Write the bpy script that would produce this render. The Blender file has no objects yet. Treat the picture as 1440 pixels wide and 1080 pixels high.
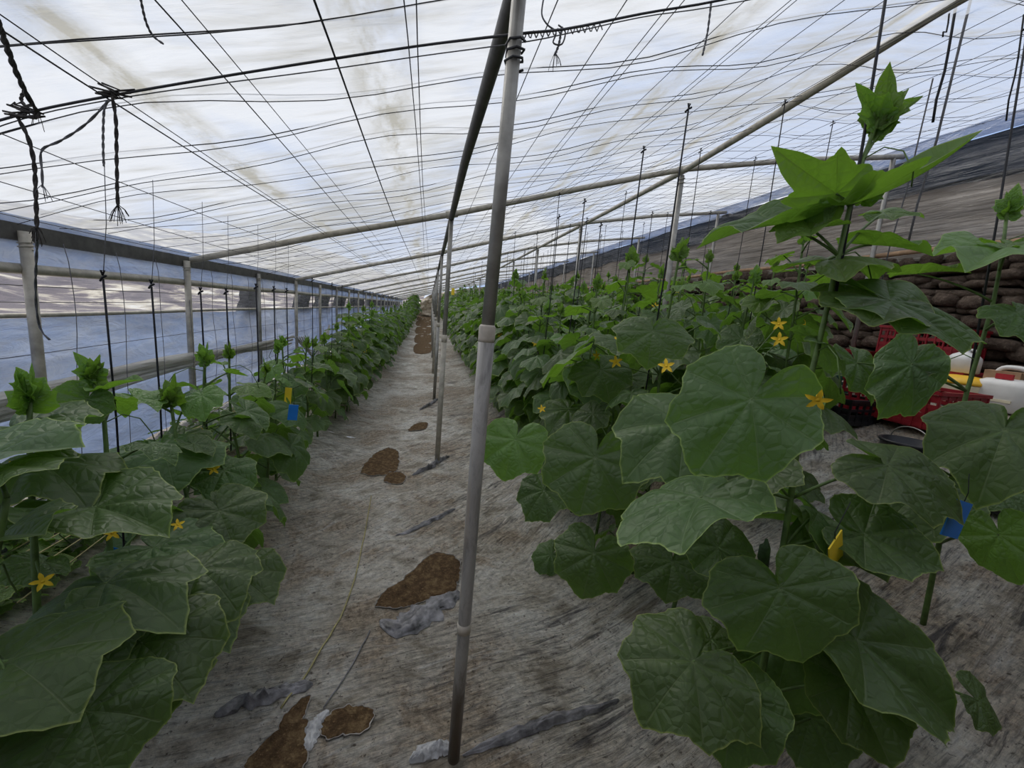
import bpy, math, random
from mathutils import Vector, Matrix, Quaternion
R = math.radians
SC = bpy.context.scene
COL = SC.collection
S = 0.8            # everything is laid out in layout units; at the end the place is scaled to metres
rnd = random.Random(7)

# ------------------------------------------------------------------ camera geometry (layout units)
CAM = Vector((-.16, 0, 1.6)); FOC = 599.0
def cam_axes(yaw, pit, roll):
    cy, sy, cp, sp = math.cos(yaw), math.sin(yaw), math.cos(pit), math.sin(pit)
    f = Vector((sy*cp, cy*cp, -sp)); r = Vector((cy, -sy, 0)); d = f.cross(r)
    c, s = math.cos(roll), math.sin(roll)
    return r*c + d*s, d*c - r*s, f
CR, CD, CF = cam_axes(.2032, .167, -.087)
def at(px, py, D):                     # point at depth D on the sight line through a pixel
    return CAM + (CR*((px-720)/FOC) + CD*((py-540)/FOC) + CF)*D
def aty(px, py, Y):
    v = CR*((px-720)/FOC) + CD*((py-540)/FOC) + CF
    return CAM + v*((Y-CAM.y)/v.y)
def atx(px, py, X):
    v = CR*((px-720)/FOC) + CD*((py-540)/FOC) + CF
    return CAM + v*((X-CAM.x)/v.x)
def depth(P): return (P-CAM).dot(CF)

def interp(x, tab):
    if x <= tab[0][0]: return tab[0][1]
    for (a, b), (c, d) in zip(tab, tab[1:]):
        if x <= c: return b + (d-b)*(x-a)/(c-a)
    return tab[-1][1]
def smooth(t): t = max(0, min(1, t)); return t*t*(3-2*t)
ROOF = [(-2.24,1.80),(0,2.45),(2.3,3.18),(3.6,3.46),(5.03,3.73)]
def roof_z(x): return interp(x, ROOF)
GND = [(-2.7,.36),(-2.2,.36),(-1.75,.28),(-1.3,.12),(-1.0,.02),(-.8,0),(.6,0),(.9,.07),(1.3,.22),(2.3,.54),(4.0,1.06),(5.1,1.36)]
def gz(x, y): return interp(x, GND) + .62*smooth((y-13)/22)
def atg(px, py):                       # where the sight line meets the ground
    v = CR*((px-720)/FOC) + CD*((py-540)/FOC) + CF
    t = .3
    while t < 60:
        P = CAM + v*t
        if P.z < gz(P.x, P.y): return P
        t += .004
    return P

# ------------------------------------------------------------------ mesh builder
class MB:
    def __init__(s): s.v = []; s.f = []; s.m = []; s.uv = {}; s.mi = 0
    def add(s, vs, fs, mi=None):
        b = len(s.v); s.v += [tuple(v) for v in vs]; s.f += [tuple(b+i for i in f) for f in fs]
        s.m += [s.mi if mi is None else mi]*len(fs); return b
    def box(s, c, d, rot=None):
        c = Vector(c); x, y, z = d[0]/2, d[1]/2, d[2]/2
        vs = [Vector((a*x, b*y, e*z)) for a in (-1,1) for b in (-1,1) for e in (-1,1)]
        if rot is not None: vs = [rot @ v for v in vs]
        s.add([c+v for v in vs], [(0,1,3,2),(4,6,7,5),(0,4,5,1),(2,3,7,6),(0,2,6,4),(1,5,7,3)])
    def tube(s, pts, rad, n=6, cap=True):
        pts = [Vector(p) for p in pts]; k = len(pts)
        if not isinstance(rad, (list, tuple)): rad = [rad]*k
        t = (pts[1]-pts[0]).normalized()
        u = t.cross(Vector((0,0,1)))
        if u.length < 1e-3: u = t.cross(Vector((1,0,0)))
        u.normalize(); vs = []
        for i in range(k):
            if i == 0: t = pts[1]-pts[0]
            elif i == k-1: t = pts[-1]-pts[-2]
            else: t = pts[i+1]-pts[i-1]
            if t.length < 1e-9: t = Vector((0,0,1))
            t.normalize(); u = (u - t*u.dot(t)); u.normalize(); w = t.cross(u)
            for j in range(n):
                a = 2*math.pi*j/n
                vs.append(pts[i] + (u*math.cos(a) + w*math.sin(a))*rad[i])
        fs = [(i*n+j, i*n+(j+1) % n, (i+1)*n+(j+1) % n, (i+1)*n+j) for i in range(k-1) for j in range(n)]
        if cap: fs += [tuple(range(n-1, -1, -1)), tuple(range((k-1)*n, k*n))]
        s.add(vs, fs)
    def lathe(s, c, prof, n=20, sx=1, sy=1, pw=2.0):   # prof (radius, z); pw > 2 squares the section off
        c = Vector(c); vs = []
        for r, z in prof:
            for j in range(n):
                a = 2*math.pi*j/n; ca, sa = math.cos(a), math.sin(a)
                q = (abs(ca)**pw + abs(sa)**pw)**(-1/pw)
                vs.append(c + Vector((r*q*ca*sx, r*q*sa*sy, z)))
        k = len(prof)
        fs = [(i*n+j, i*n+(j+1) % n, (i+1)*n+(j+1) % n, (i+1)*n+j) for i in range(k-1) for j in range(n)]
        fs += [tuple(range(n-1, -1, -1)), tuple(range((k-1)*n, k*n))]
        s.add(vs, fs)
    def grid(s, fn, nu, nv):
        vs = [fn(i/nu, j/nv) for j in range(nv+1) for i in range(nu+1)]
        w = nu+1
        s.add(vs, [(j*w+i, j*w+i+1, (j+1)*w+i+1, (j+1)*w+i) for j in range(nv) for i in range(nu)])
    def mesh(s, name, mats, origin=(0,0,0), sm=True):
        o = Vector(origin)
        me = bpy.data.meshes.new(name)
        me.from_pydata([tuple(Vector(v)-o) for v in s.v], [], s.f)
        for m in (mats if isinstance(mats, (list, tuple)) else [mats]): me.materials.append(m)
        if any(s.m): me.polygons.foreach_set('material_index', s.m)
        if sm: me.polygons.foreach_set('use_smooth', [True]*len(s.f))
        me.update(); return me
def link(name, me, loc=(0,0,0), parent=None):
    o = bpy.data.objects.new(name, me); COL.objects.link(o); o.location = loc
    if parent: o.parent = parent
    return o
def tag(o, label=None, cat=None, group=None, kind=None):
    if label: o['label'] = label
    if cat: o['category'] = cat
    if group: o['group'] = group
    if kind: o['kind'] = kind
    return o
def thing(name, label, cat, loc, group=None):
    return tag(link(name, None, loc), label, cat, group)
def part(name, mb, mat, parent, sm=True, label=None, up=None):   # world-space mesh under a thing (up = the part it belongs to)
    base = parent.location.copy()
    o = link(name, mb.mesh(name, mat, base, sm), (0,0,0), up or parent)
    if label: o['label'] = label
    return o
def solo(name, mb, mat, label=None, cat=None, group=None, kind=None, origin=(0,0,0), sm=True):
    return tag(link(name, mb.mesh(name, mat, origin, sm), origin), label, cat, group, kind)
ORD = ['zeroth','first','second','third','fourth','fifth','sixth','seventh','eighth','ninth','tenth','eleventh','twelfth',
       'thirteenth','fourteenth','fifteenth','sixteenth','seventeenth','eighteenth','nineteenth','twentieth']

# ------------------------------------------------------------------ materials
class NT:
    def __init__(s, name):
        s.mat = bpy.data.materials.new(name); s.mat.use_nodes = True
        s.t = s.mat.node_tree; s.t.nodes.clear(); s.L = s.t.links
        s.out = s.n('ShaderNodeOutputMaterial')
    def n(s, ty, ins=None, **kw):
        x = s.t.nodes.new(ty)
        for k, v in kw.items(): setattr(x, k, v)
        for k, v in (ins or {}).items(): s.put(x.inputs[k], v)
        return x
    def put(s, sock, v):
        if isinstance(v, bpy.types.NodeSocket): s.L.new(v, sock)
        else:
            if sock.type == 'RGBA' and len(v) == 3: v = (*v, 1)
            sock.default_value = v
    def coord(s, scale=(1,1,1), rot=(0,0,0), kind='Object'):
        tc = s.n('ShaderNodeTexCoord')
        k = 1/S if kind == 'Object' else 1
        m = s.n('ShaderNodeMapping', {'Vector': tc.outputs[kind], 'Scale': tuple(c*k for c in scale), 'Rotation': rot})
        return m.outputs[0]
    def along(s, la, lx, th):          # coordinates stretched along a direction th (degrees from X): la along it, lx across it
        tc = s.n('ShaderNodeTexCoord')
        m = s.n('ShaderNodeMapping', {'Vector': tc.outputs['Object'], 'Scale': (la*S, lx*S, S), 'Rotation': (0, 0, R(th))}, vector_type='TEXTURE')
        return m.outputs[0]
    def noise(s, vec, scale, detail=4, rough=.55, dist=0):
        return s.n('ShaderNodeTexNoise', {'Vector': vec, 'Scale': scale, 'Detail': detail, 'Roughness': rough, 'Distortion': dist}).outputs[0]
    def ramp(s, fac, stops, interp='LINEAR'):
        r = s.n('ShaderNodeValToRGB', {'Fac': fac}); e = r.color_ramp; e.interpolation = interp
        while len(e.elements) < len(stops): e.elements.new(.5)
        for el, (p, c) in zip(e.elements, stops):
            el.position = p; el.color = (*c, 1) if not isinstance(c, (int, float)) else (c, c, c, 1)
        return r.outputs[0]
    def mix(s, fac, a, b, mode='MIX'):
        m = s.n('ShaderNodeMix', data_type='RGBA', blend_type=mode)
        s.put(m.inputs[0], fac); s.put(m.inputs[6], a); s.put(m.inputs[7], b); return m.outputs[2]
    def math(s, op, a, b=0.0, c=0.0):
        m = s.n('ShaderNodeMath', operation=op); s.put(m.inputs[0], a); s.put(m.inputs[1], b); s.put(m.inputs[2], c); return m.outputs[0]
    def bump(s, h, strength=.3, dist=.01, normal=None):
        b = s.n('ShaderNodeBump', {'Height': h, 'Strength': strength, 'Distance': dist*S})
        if normal is not None: s.L.new(normal, b.inputs['Normal'])
        return b.outputs[0]
    def mixs(s, fac, a, b):
        m = s.n('ShaderNodeMixShader'); s.put(m.inputs[0], fac); s.L.new(a, m.inputs[1]); s.L.new(b, m.inputs[2]); return m.outputs[0]
    def bsdf(s, color, rough=.6, metal=0, normal=None, spec=.5, alpha=None):
        b = s.n('ShaderNodeBsdfPrincipled', {'Base Color': color, 'Roughness': rough, 'Metallic': metal, 'Specular IOR Level': spec})
        if normal is not None: s.L.new(normal, b.inputs['Normal'])
        if alpha is not None: s.put(b.inputs['Alpha'], alpha)
        return b.outputs[0]
    def end(s, shader): s.L.new(shader, s.out.inputs[0]); return s.mat

def simple(name, col, rough=.6, metal=0, var=.25, scale=12, bump=.15, spec=.4):
    t = NT(name); v = t.coord(); n = t.noise(v, scale, 5)
    c2 = tuple(c*(1-var) for c in col); c3 = tuple(min(1, c*(1+var)) for c in col)
    c = t.ramp(n, [(.3, c2), (.7, c3)])
    return t.end(t.bsdf(c, rough, metal, t.bump(t.noise(v, scale*4, 3), bump, .004), spec))

def film(name, clear, body, reflect, tint, stain_sheen=None, stain_sheen_amt=.4, stretch=(1,1,1), wrinkle=(3,3,3), wr=.3, gloss=.06, seam=None):
    t = NT(name)
    v = t.coord(stretch); n = t.noise(v, 1.6, 6, .6, .3); n2 = t.noise(t.coord(stretch), 6, 5, .6)
    col = t.ramp(n, [(.3, body), (.7, tuple(c*.93 for c in body))])
    cl = t.math('MULTIPLY', t.ramp(n, [(.25, 1.15), (.8, .75)]), clear)
    if stain_sheen:
        st = t.ramp(t.math('MULTIPLY', t.math('ADD', n2, t.noise(t.coord((.35,.35,.35)), 1.2, 3)), .5), [(.46, 0), (.63, stain_sheen_amt)])
        if seam:
            p = t.n('ShaderNodeSeparateXYZ', {'Vector': t.coord((1,1,1))}).outputs[0]
            for x0, w in seam:
                d = t.math('SUBTRACT', 1, t.math('DIVIDE', t.math('ABSOLUTE', t.math('SUBTRACT', p, x0)), w))
                d = t.math('MULTIPLY', t.math('MAXIMUM', d, 0), t.ramp(t.noise(t.coord((2.5,.8,1)), 2.5, 6, .7), [(.38, 0), (.6, 1.1)]))
                st = t.math('MAXIMUM', st, t.math('MINIMUM', d, .85))
        col = t.mix(st, col, stain_sheen); cl = t.math('MULTIPLY', cl, t.math('SUBTRACT', 1, st))
    h = t.noise(t.coord(wrinkle), 2.2, 5, .55, .6); nb = t.bump(h, wr, .05)
    tr = t.n('ShaderNodeBsdfTranslucent', {'Color': col, 'Normal': nb}).outputs[0]
    df = t.n('ShaderNodeBsdfDiffuse', {'Color': col, 'Normal': nb}).outputs[0]
    gl = t.n('ShaderNodeBsdfGlossy', {'Color': (1,1,1), 'Roughness': .22, 'Normal': nb}).outputs[0]
    tp = t.n('ShaderNodeBsdfTransparent', {'Color': tint}).outputs[0]
    s = t.mixs(reflect, tr, df); s = t.mixs(cl, s, tp); s = t.mixs(gloss, s, gl)
    return t.end(s)

M = {}
M['roof'] = film('roof_film', .40, (.74,.745,.75), .22, (.97,.98,1.0), (.40,.37,.29), .70, (.45,2.2,1), (1.2,4,1), .35, .02,
                 seam=[(-.38,.17),(-1.12,.10),(1.02,.12),(2.0,.10)])
M['wall_film'] = film('wall_film', .10, (.29,.37,.56), .35, (.55,.66,.90), (.50,.52,.56), .5, (1,.8,2.5), (1,1.6,5), 1.0, .10)  # whitish streaks paint the sheen of wrinkles into the film colour
M['clear'] = film('clear_film', .88, (.6,.62,.7), .3, (.96,.96,.98), None, 0, (1,1,3), (1,.8,4), .5, .06)
M['brown_film'] = film('brown_film', .05, (.27,.235,.19), .6, (.5,.45,.4), (.10,.08,.06), .8, (1,.35,7), (1,.6,9), 1.0, .05)
M['net'] = film('black_net', .05, (.018,.019,.022), .8, (.4,.42,.46), (.13,.13,.14), .7, (1,.4,8), (1,.6,9), .9, .05)
M['fold_film'] = film('folded_film', .05, (.80,.78,.73), .5, (.8,.8,.8), (.36,.32,.25), .6, (1,.5,8), (1,.6,9), 1.0, .06)
M['steel'] = simple('galvanised_steel', (.30,.29,.265), .45, .4, .22, 18, .12)
M['steel_dark'] = simple('dark_pipe', (.10,.095,.088), .55, .3, .3, 14, .15)
M['pipe_old'] = simple('weathered_pipe', (.42,.39,.33), .6, .2, .25, 16, .2)
def grimy(name, a_, b_, c_, rough):
    t = NT(name); n = t.noise(t.coord((3,3,1)), 5, 7, .7, .8); n2 = t.noise(t.coord((9,9,.7)), 3, 6, .6)
    p = t.n('ShaderNodeSeparateXYZ', {'Vector': t.coord((1,1,1))}).outputs[2]
    low = t.ramp(t.math('ADD', p, t.math('MULTIPLY', t.math('SUBTRACT', n, .5), 1.2)), [(.10, .9), (.42, 0)])
    col = t.ramp(n, [(.36, b_), (.52, a_), (.68, tuple(x*1.15 for x in a_))])
    col = t.mix(t.ramp(n2, [(.52, 0), (.66, .7)]), col, c_); col = t.mix(low, col, tuple(x*.35 for x in c_))
    return t.end(t.bsdf(col, rough, 0, t.bump(n, .25, .004), .45))
M['sleeve'] = grimy('plastic_sleeve', (.315,.30,.28), (.17,.16,.15), (.34,.26,.19), .36)
M['collar'] = simple('pale_collar', (.50,.45,.38), .6, 0, .2, 20, .2)
M['wire'] = simple('dark_wire', (.045,.045,.05), .6, .3, .2, 20, .1)
M['rope'] = simple('frayed_rope', (.05,.045,.042), .95, 0, .5, 90, .6)
M['cord'] = simple('black_cord', (.012,.013,.017), .7, 0, .3, 60, .3)
M['cord_grey'] = simple('grey_cord', (.14,.14,.15), .8, 0, .3, 60, .3)
M['stem'] = simple('green_stem', (.085,.145,.035), .55, 0, .35, 25, .3)
M['stem_low'] = simple('brown_green_stem', (.05,.07,.028), .65, 0, .4, 30, .3)
M['petal'] = simple('yellow_petal', (.92,.60,.03), .6, 0, .12, 40, .2)
M['fruit'] = simple('cucumber_skin', (.025,.055,.015), .45, 0, .35, 60, .6)
M['yellow_card'] = simple('yellow_card', (.85,.62,.03), .5, 0, .1, 10, .05)
M['blue_card'] = simple('blue_card', (.012,.18,.62), .45, 0, .12, 10, .05)
M['red'] = simple('red_plastic', (.24,.014,.022), .42, 0, .15, 10, .1)
M['green_crate'] = simple('dark_green_plastic', (.015,.07,.05), .45, 0, .2, 10, .1)
M['black_plastic'] = simple('black_plastic', (.012,.013,.016), .4, 0, .3, 10, .1)
M['white_plastic'] = simple('white_plastic', (.72,.71,.68), .42, 0, .08, 8, .08)
M['cream'] = simple('cream_plastic', (.72,.66,.48), .45, 0, .1, 8, .08)
M['yellow_plastic'] = simple('yellow_plastic', (.80,.47,.03), .45, 0, .1, 8, .05)
M['green_plastic'] = simple('green_plastic', (.015,.30,.14), .45, 0, .15, 8, .05)
M['red_label'] = simple('red_label', (.45,.03,.04), .5, 0, .1, 8, .02)
M['card'] = simple('brown_card', (.42,.26,.15), .8, 0, .15, 14, .1)
M['hose'] = simple('pale_pipe', (.50,.48,.42), .6, 0, .3, 12, .2)
M['wood'] = simple('bare_wood_rail', (.30,.19,.11), .8, 0, .35, 14, .4)
M['straw'] = simple('dry_stem', (.34,.30,.14), .8, 0, .35, 30, .3)

def mulch():
    t = NT('mulch_film')
    P = t.n('ShaderNodeSeparateXYZ', {'Vector': t.coord((1,1,1))}).outputs
    big = t.noise(t.coord((1,1,1)), 1.0, 5, .6, .4)
    def mr(v, a0, a1):
        m = t.n('ShaderNodeMapRange', {'Value': v, 'From Min': a0, 'From Max': a1}, interpolation_type='SMOOTHSTEP'); return m.outputs[0]
    far = mr(t.math('ADD', P[1], t.math('MULTIPLY', big, 1.2)), 2.3, 3.6)
    def st(sc, seed):
        n1 = t.noise(t.along(1.0, .13, 14+seed), sc, 9, .72, .5); n2 = t.noise(t.along(1.0, .13, 47+seed), sc*.9, 9, .72, .5)
        return t.math('ADD', t.math('MULTIPLY', n1, t.math('SUBTRACT', 1, far)), t.math('MULTIPLY', n2, far))
    s1 = st(1.7, 0); s2 = st(3.6, 4)
    fine = t.noise(t.coord((1,1,1)), 34, 7, .78)
    mid = t.noise(t.coord((1,1.3,1)), 3.6, 8, .70, .5)
    lft = mr(t.math('ADD', P[0], t.math('MULTIPLY', t.math('SUBTRACT', mid, .5), 1.2)), .25, -.35)
    base = t.ramp(mid, [(.37, (.40,.345,.27)), (.46, (.70,.64,.55)), (.56, (.92,.885,.82))])
    dirt = t.ramp(t.math('ADD', t.math('MULTIPLY', big, .55), t.math('MULTIPLY', mid, .45)), [(.48, 0), (.56, .9)])
    base = t.mix(dirt, base, t.ramp(fine, [(.38, (.29,.21,.135)), (.62, (.58,.465,.34))]))
    dk = t.math('MAXIMUM', t.ramp(s1, [(.36, .9), (.455, 0)]), t.ramp(s2, [(.36, .8), (.45, 0)]))
    dk = t.math('MULTIPLY', dk, t.math('SUBTRACT', 1, t.math('MULTIPLY', lft, .7)))
    base = t.mix(dk, base, (.10,.094,.10))
    wt = t.ramp(t.math('ADD', t.math('MULTIPLY', s2, .6), t.math('MULTIPLY', s1, .4)), [(.53, 0), (.62, .6)])
    base = t.mix(wt, base, (.84,.83,.82))
    grain = t.ramp(fine, [(.38, .70), (.58, 1.12)])
    base = t.mix(.8, base, grain, 'MULTIPLY')
    s3 = st(8.5, -3)
    base = t.mix(.9, base, t.ramp(s3, [(.38, .52), (.47, 1.0), (.60, 1.18)]), 'MULTIPLY')  # shaded and lit sides of fine wrinkles, painted into the colour
    sp = t.ramp(t.noise(t.coord((1,1,1)), 48, 5, .68), [(.34, .85), (.41, 0)])
    base = t.mix(sp, base, (.10,.075,.055))
    h = t.math('ADD', t.math('MULTIPLY', t.math('ADD', s1, s2), 1.0), t.math('ADD', t.math('MULTIPLY', mid, .7), t.math('MULTIPLY', fine, .28)))
    nb = t.bump(h, 1.0, .09)
    return t.end(t.bsdf(base, .60, 0, nb, .3))
M['mulch'] = mulch()
def soil(name, a, b, c, sc=22):
    t = NT(name); v = t.coord()
    n = t.noise(v, sc, 8, .72); n2 = t.noise(v, sc*4, 4, .6)
    col = t.ramp(n, [(.3, a), (.5, b), (.72, c)])
    col = t.mix(t.ramp(n2, [(.62, 0), (.70, .5)]), col, tuple(min(1, x*1.5) for x in c))
    return t.end(t.bsdf(col, .9, 0, t.bump(t.math('ADD', n, t.math('MULTIPLY', n2, .5)), 1.0, .03), .15))
M['soil'] = soil('soil', (.05,.03,.016), (.15,.092,.047), (.34,.235,.12), 26)
M['torn'] = simple('torn_film_edge', (.24,.22,.20), .5, 0, .5, 20, .4)
M['stone'] = soil('wall_stone', (.045,.033,.025), (.115,.085,.065), (.20,.155,.12), 9)
M['bank'] = soil('earth_bank', (.20,.13,.08), (.33,.24,.16), (.48,.38,.27), 3)
M['rubble'] = soil('pale_rubble', (.34,.26,.18), (.58,.49,.38), (.85,.78,.66), 5)
M['dark_film'] = simple('dark_crumpled_film', (.17,.165,.175), .36, 0, .8, 16, .8)
M['pale_crumple'] = simple('pale_crumpled_film', (.42,.42,.43), .35, 0, .35, 14, .7)
def outside():
    t = NT('valley_ground'); v = t.coord((.12,.05,.3)); n = t.noise(v, 1.5, 6, .62, .5)
    c = t.ramp(n, [(.36, (.10,.085,.10)), (.50, (.20,.17,.17)), (.58, (.62,.55,.42)), (.66, (.80,.76,.66))])
    return t.end(t.bsdf(c, .9, 0, None, .1))
M['outside'] = outside()

def leaf_mat(name, top, under, rim, trans, vein_c, hue=0):
    t = NT(name)
    av = t.n('ShaderNodeAttribute', attribute_name='vein').outputs['Fac']
    ar = t.n('ShaderNodeAttribute', attribute_name='rim').outputs['Fac']
    uv = t.n('ShaderNodeUVMap', uv_map='UVMap').outputs[0]
    oi = t.n('ShaderNodeObjectInfo').outputs['Random']
    big = t.noise(uv, 3.5, 4, .6); fine = t.noise(uv, 38, 3, .6)
    vo = t.n('ShaderNodeTexVoronoi', {'Vector': uv, 'Scale': 15.0}, feature='DISTANCE_TO_EDGE').outputs['Distance']
    net = t.ramp(vo, [(.0, 1), (.09, 0)])
    vein = t.ramp(av, [(.62, 0), (.88, 1)])
    geo = t.n('ShaderNodeNewGeometry').outputs['Backfacing']
    c = t.ramp(big, [(.3, tuple(x*.80 for x in top)), (.7, tuple(x*1.18 for x in top))])
    c = t.mix(t.math('MULTIPLY', net, .30), c, tuple(x*.55 for x in top))
    c = t.mix(t.math('MULTIPLY', vein, .75), c, vein_c)
    c = t.mix(t.ramp(fine, [(.70, 0), (.78, .35)]), c, tuple(min(1, x*3) for x in top))
    c = t.mix(t.ramp(ar, [(.74, 0), (.97, .9)]), c, rim)
    u = t.mix(t.math('MULTIPLY', vein, .6), under, tuple(x*1.5 for x in under))
    hs = t.n('ShaderNodeHueSaturation', {'Hue': t.math('ADD', .475, t.math('MULTIPLY', oi, .032)), 'Saturation': 1.0,
             'Value': t.math('ADD', .82, t.math('MULTIPLY', oi, .36)), 'Fac': 1.0})
    t.put(hs.inputs['Color'], t.mix(geo, c, u)); col = hs.outputs[0]
    h = t.math('ADD', t.math('MULTIPLY', t.math('MINIMUM', vo, .25), 1.6), t.math('ADD', t.math('MULTIPLY', vein, -.5), t.math('MULTIPLY', fine, .15)))
    nb = t.bump(h, .42, .014)
    p = t.bsdf(col, .46, 0, nb, .48)
    tc = t.mix(t.math('MULTIPLY', vein, .5), trans, tuple(x*.5 for x in trans))
    tl = t.n('ShaderNodeBsdfTranslucent', {'Color': tc, 'Normal': nb}).outputs[0]
    return t.end(t.mixs(.35, p, tl))
M['leaf'] = leaf_mat('cucumber_leaf', (.074,.130,.044), (.108,.172,.048), (.32,.42,.11), (.18,.37,.034), (.165,.235,.105))
M['leaf_young'] = leaf_mat('young_cucumber_leaf', (.10,.19,.042), (.12,.215,.045), (.26,.38,.08), (.24,.48,.035), (.16,.25,.07))

# ------------------------------------------------------------------ leaves
OUT = [(0,1.0),(12,.92),(25,.83),(36,.87),(45,.91),(55,.85),(68,.77),(80,.82),(90,.85),(100,.79),(111,.73),(127,.74),(145,.67),(160,.57),(170,.39),(176,.18),(180,.10)]
OUTY = [(0,1.0),(10,.76),(24,.50),(38,.52),(46,.60),(56,.46),(72,.37),(88,.44),(104,.36),(127,.34),(150,.28),(170,.18),(180,.10)]
VEINS = [0,41.25,-41.25,86.25,-86.25,127.5,-127.5]
def leaf_geo(seed, nth=96, nr=9, young=False, fold=0., cup=.15, droop=.2, rip=.05, puff=.060):
    q = random.Random(seed)
    tab = OUTY if young else OUT
    jit = [q.uniform(.93, 1.07) for _ in range(12)]
    k1, k2, p1, p2 = q.choice((3,4)), q.choice((5,6,7)), q.uniform(0,6.3), q.uniform(0,6.3)
    skew = q.uniform(-.08,.08)
    vs = [(0,0,0)]; vein = [1.0]; rim = [0.0]; uv = [(.5,.5)]
    big = nth >= 64
    vset = VEINS if big else [0,45,-45,90,-90,135,-135]
    for j in range(nth):
        th = -180 + 360*j/nth
        Rr = interp(abs(th), tab)
        Rr *= jit[int((th+180)/30) % 12]*.5 + jit[(int((th+180)/30)+1) % 12]*.5
        if big: Rr *= 1 + (.013 if j % 3 == 0 else -.004)
        if young and not big: Rr *= 1
        isv = any(abs(th-a) < .1 for a in vset)
        av = min(abs(th-a) for a in vset)
        for i in range(1, nr+1):
            r = (i/nr)**.85; d = Rr*r
            x = d*math.cos(R(th)); y = d*math.sin(R(th))
            z = -cup*d*d - droop*max(x,0)**2 + fold*abs(y) + skew*y
            z += puff*math.sin(min(av/20, 1)*math.pi/2)*min(1, d*2.2)
            z += rip*r**3*(math.sin(k1*R(th)+p1) + .6*math.sin(k2*R(th)+p2))
            if abs(th) > 150: z += .05*d*(1 if th > 0 else -1)
            vs.append((x,y,z)); vein.append((1.0 if isv else 0.0)*(1 - .12*r) if i < nr else 0.0)
            rim.append(1.0 if i == nr else 0.0); uv.append((.5+x*.5, .5+y*.5))
    fs = []
    for j in range(nth):
        a = 1+j*nr; b = 1+((j+1) % nth)*nr
        fs.append((0, a, b))
        for i in range(nr-1): fs.append((a+i, a+i+1, b+i+1, b+i))
    return vs, fs, vein, rim, uv
def leaf_mesh(name, geo, mat):
    vs, fs, vein, rim, uv = geo
    me = bpy.data.meshes.new(name); me.from_pydata(vs, [], fs); me.materials.append(mat)
    set_attrs(me, vein, rim, uv); me.polygons.foreach_set('use_smooth', [True]*len(fs)); me.update(); return me
def set_attrs(me, vein, rim, uv):
    a = me.attributes.new('vein', 'FLOAT', 'POINT'); a.data.foreach_set('value', vein)
    a = me.attributes.new('rim', 'FLOAT', 'POINT'); a.data.foreach_set('value', rim)
    u = me.uv_layers.new(name='UVMap'); idx = [0]*len(me.loops); me.loops.foreach_get('vertex_index', idx)
    flat = []
    for i in idx: flat += uv[i]
    u.data.foreach_set('uv', flat)
SHAPES = [dict(cup=.10,droop=.15,rip=.05), dict(cup=.22,droop=.25,rip=.06), dict(cup=.05,droop=.35,rip=.07,fold=-.10), dict(cup=.25,droop=.05,rip=.05,fold=-.2),
          dict(cup=-.08,droop=.3,rip=.06,fold=.12), dict(cup=.15,droop=.4,rip=.08), dict(cup=.05,droop=.1,rip=.04,fold=.18), dict(cup=.3,droop=.2,rip=.07,fold=-.1)]
HI = [leaf_mesh('leaf_blade', leaf_geo(10+i, **s), M['leaf']) for i, s in enumerate(SHAPES)]
HIP = [leaf_mesh('pointed_leaf_blade', leaf_geo(80+i, young=True, rip=.04, **s), M['leaf_young']) for i, s in enumerate([dict(fold=.12,cup=.05,droop=.1), dict(fold=.3,cup=-.1,droop=-.15), dict(fold=-.15,cup=.1,droop=.15), dict(fold=.5,cup=-.05,droop=-.1)])]
HIY = [leaf_mesh('young_leaf_blade', leaf_geo(40+i, **s), M['leaf_young']) for i, s in enumerate(SHAPES[:5])]
LOWG = [leaf_geo(10+i, 32, 4, **s) for i, s in enumerate(SHAPES)]
LOWY = [leaf_geo(70+i, 32, 3, young=True, fold=.35, cup=-.1, droop=-.25, rip=.05) for i in range(4)]
TINY = [leaf_geo(10+i, 16, 2, **s) for i, s in enumerate(SHAPES)]

def frame(axis, nrm):
    x = axis.normalized(); z = nrm - x*nrm.dot(x)
    if z.length < 1e-4: z = Vector((0,0,1)) - x*x.z + Vector((1e-3,0,0))
    z.normalize(); y = z.cross(x)
    return Matrix((x, y, z)).transposed()
class Bake:                                 # many leaves in one mesh, with their vein and rim data
    def __init__(s): s.v = []; s.f = []; s.a = []; s.r = []; s.uv = []
    def leaf(s, geo, pos, mat3, sc, w=1.0):
        vs, fs, vein, rim, uv = geo; b = len(s.v); ou = rnd.random()*9
        for v in vs:
            s.v.append(tuple(pos + mat3 @ Vector((v[0]*sc, v[1]*sc*w, v[2]*sc))))
        s.f += [tuple(b+i for i in f) for f in fs]; s.a += vein; s.r += rim; s.uv += [(u+ou, q) for u, q in uv]
    def mesh(s, name, mat, origin=(0,0,0)):
        o = Vector(origin); me = bpy.data.meshes.new(name)
        me.from_pydata([tuple(Vector(v)-o) for v in s.v], [], s.f); me.materials.append(mat)
        set_attrs(me, s.a, s.r, s.uv); me.polygons.foreach_set('use_smooth', [True]*len(s.f)); me.update(); return me

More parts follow.
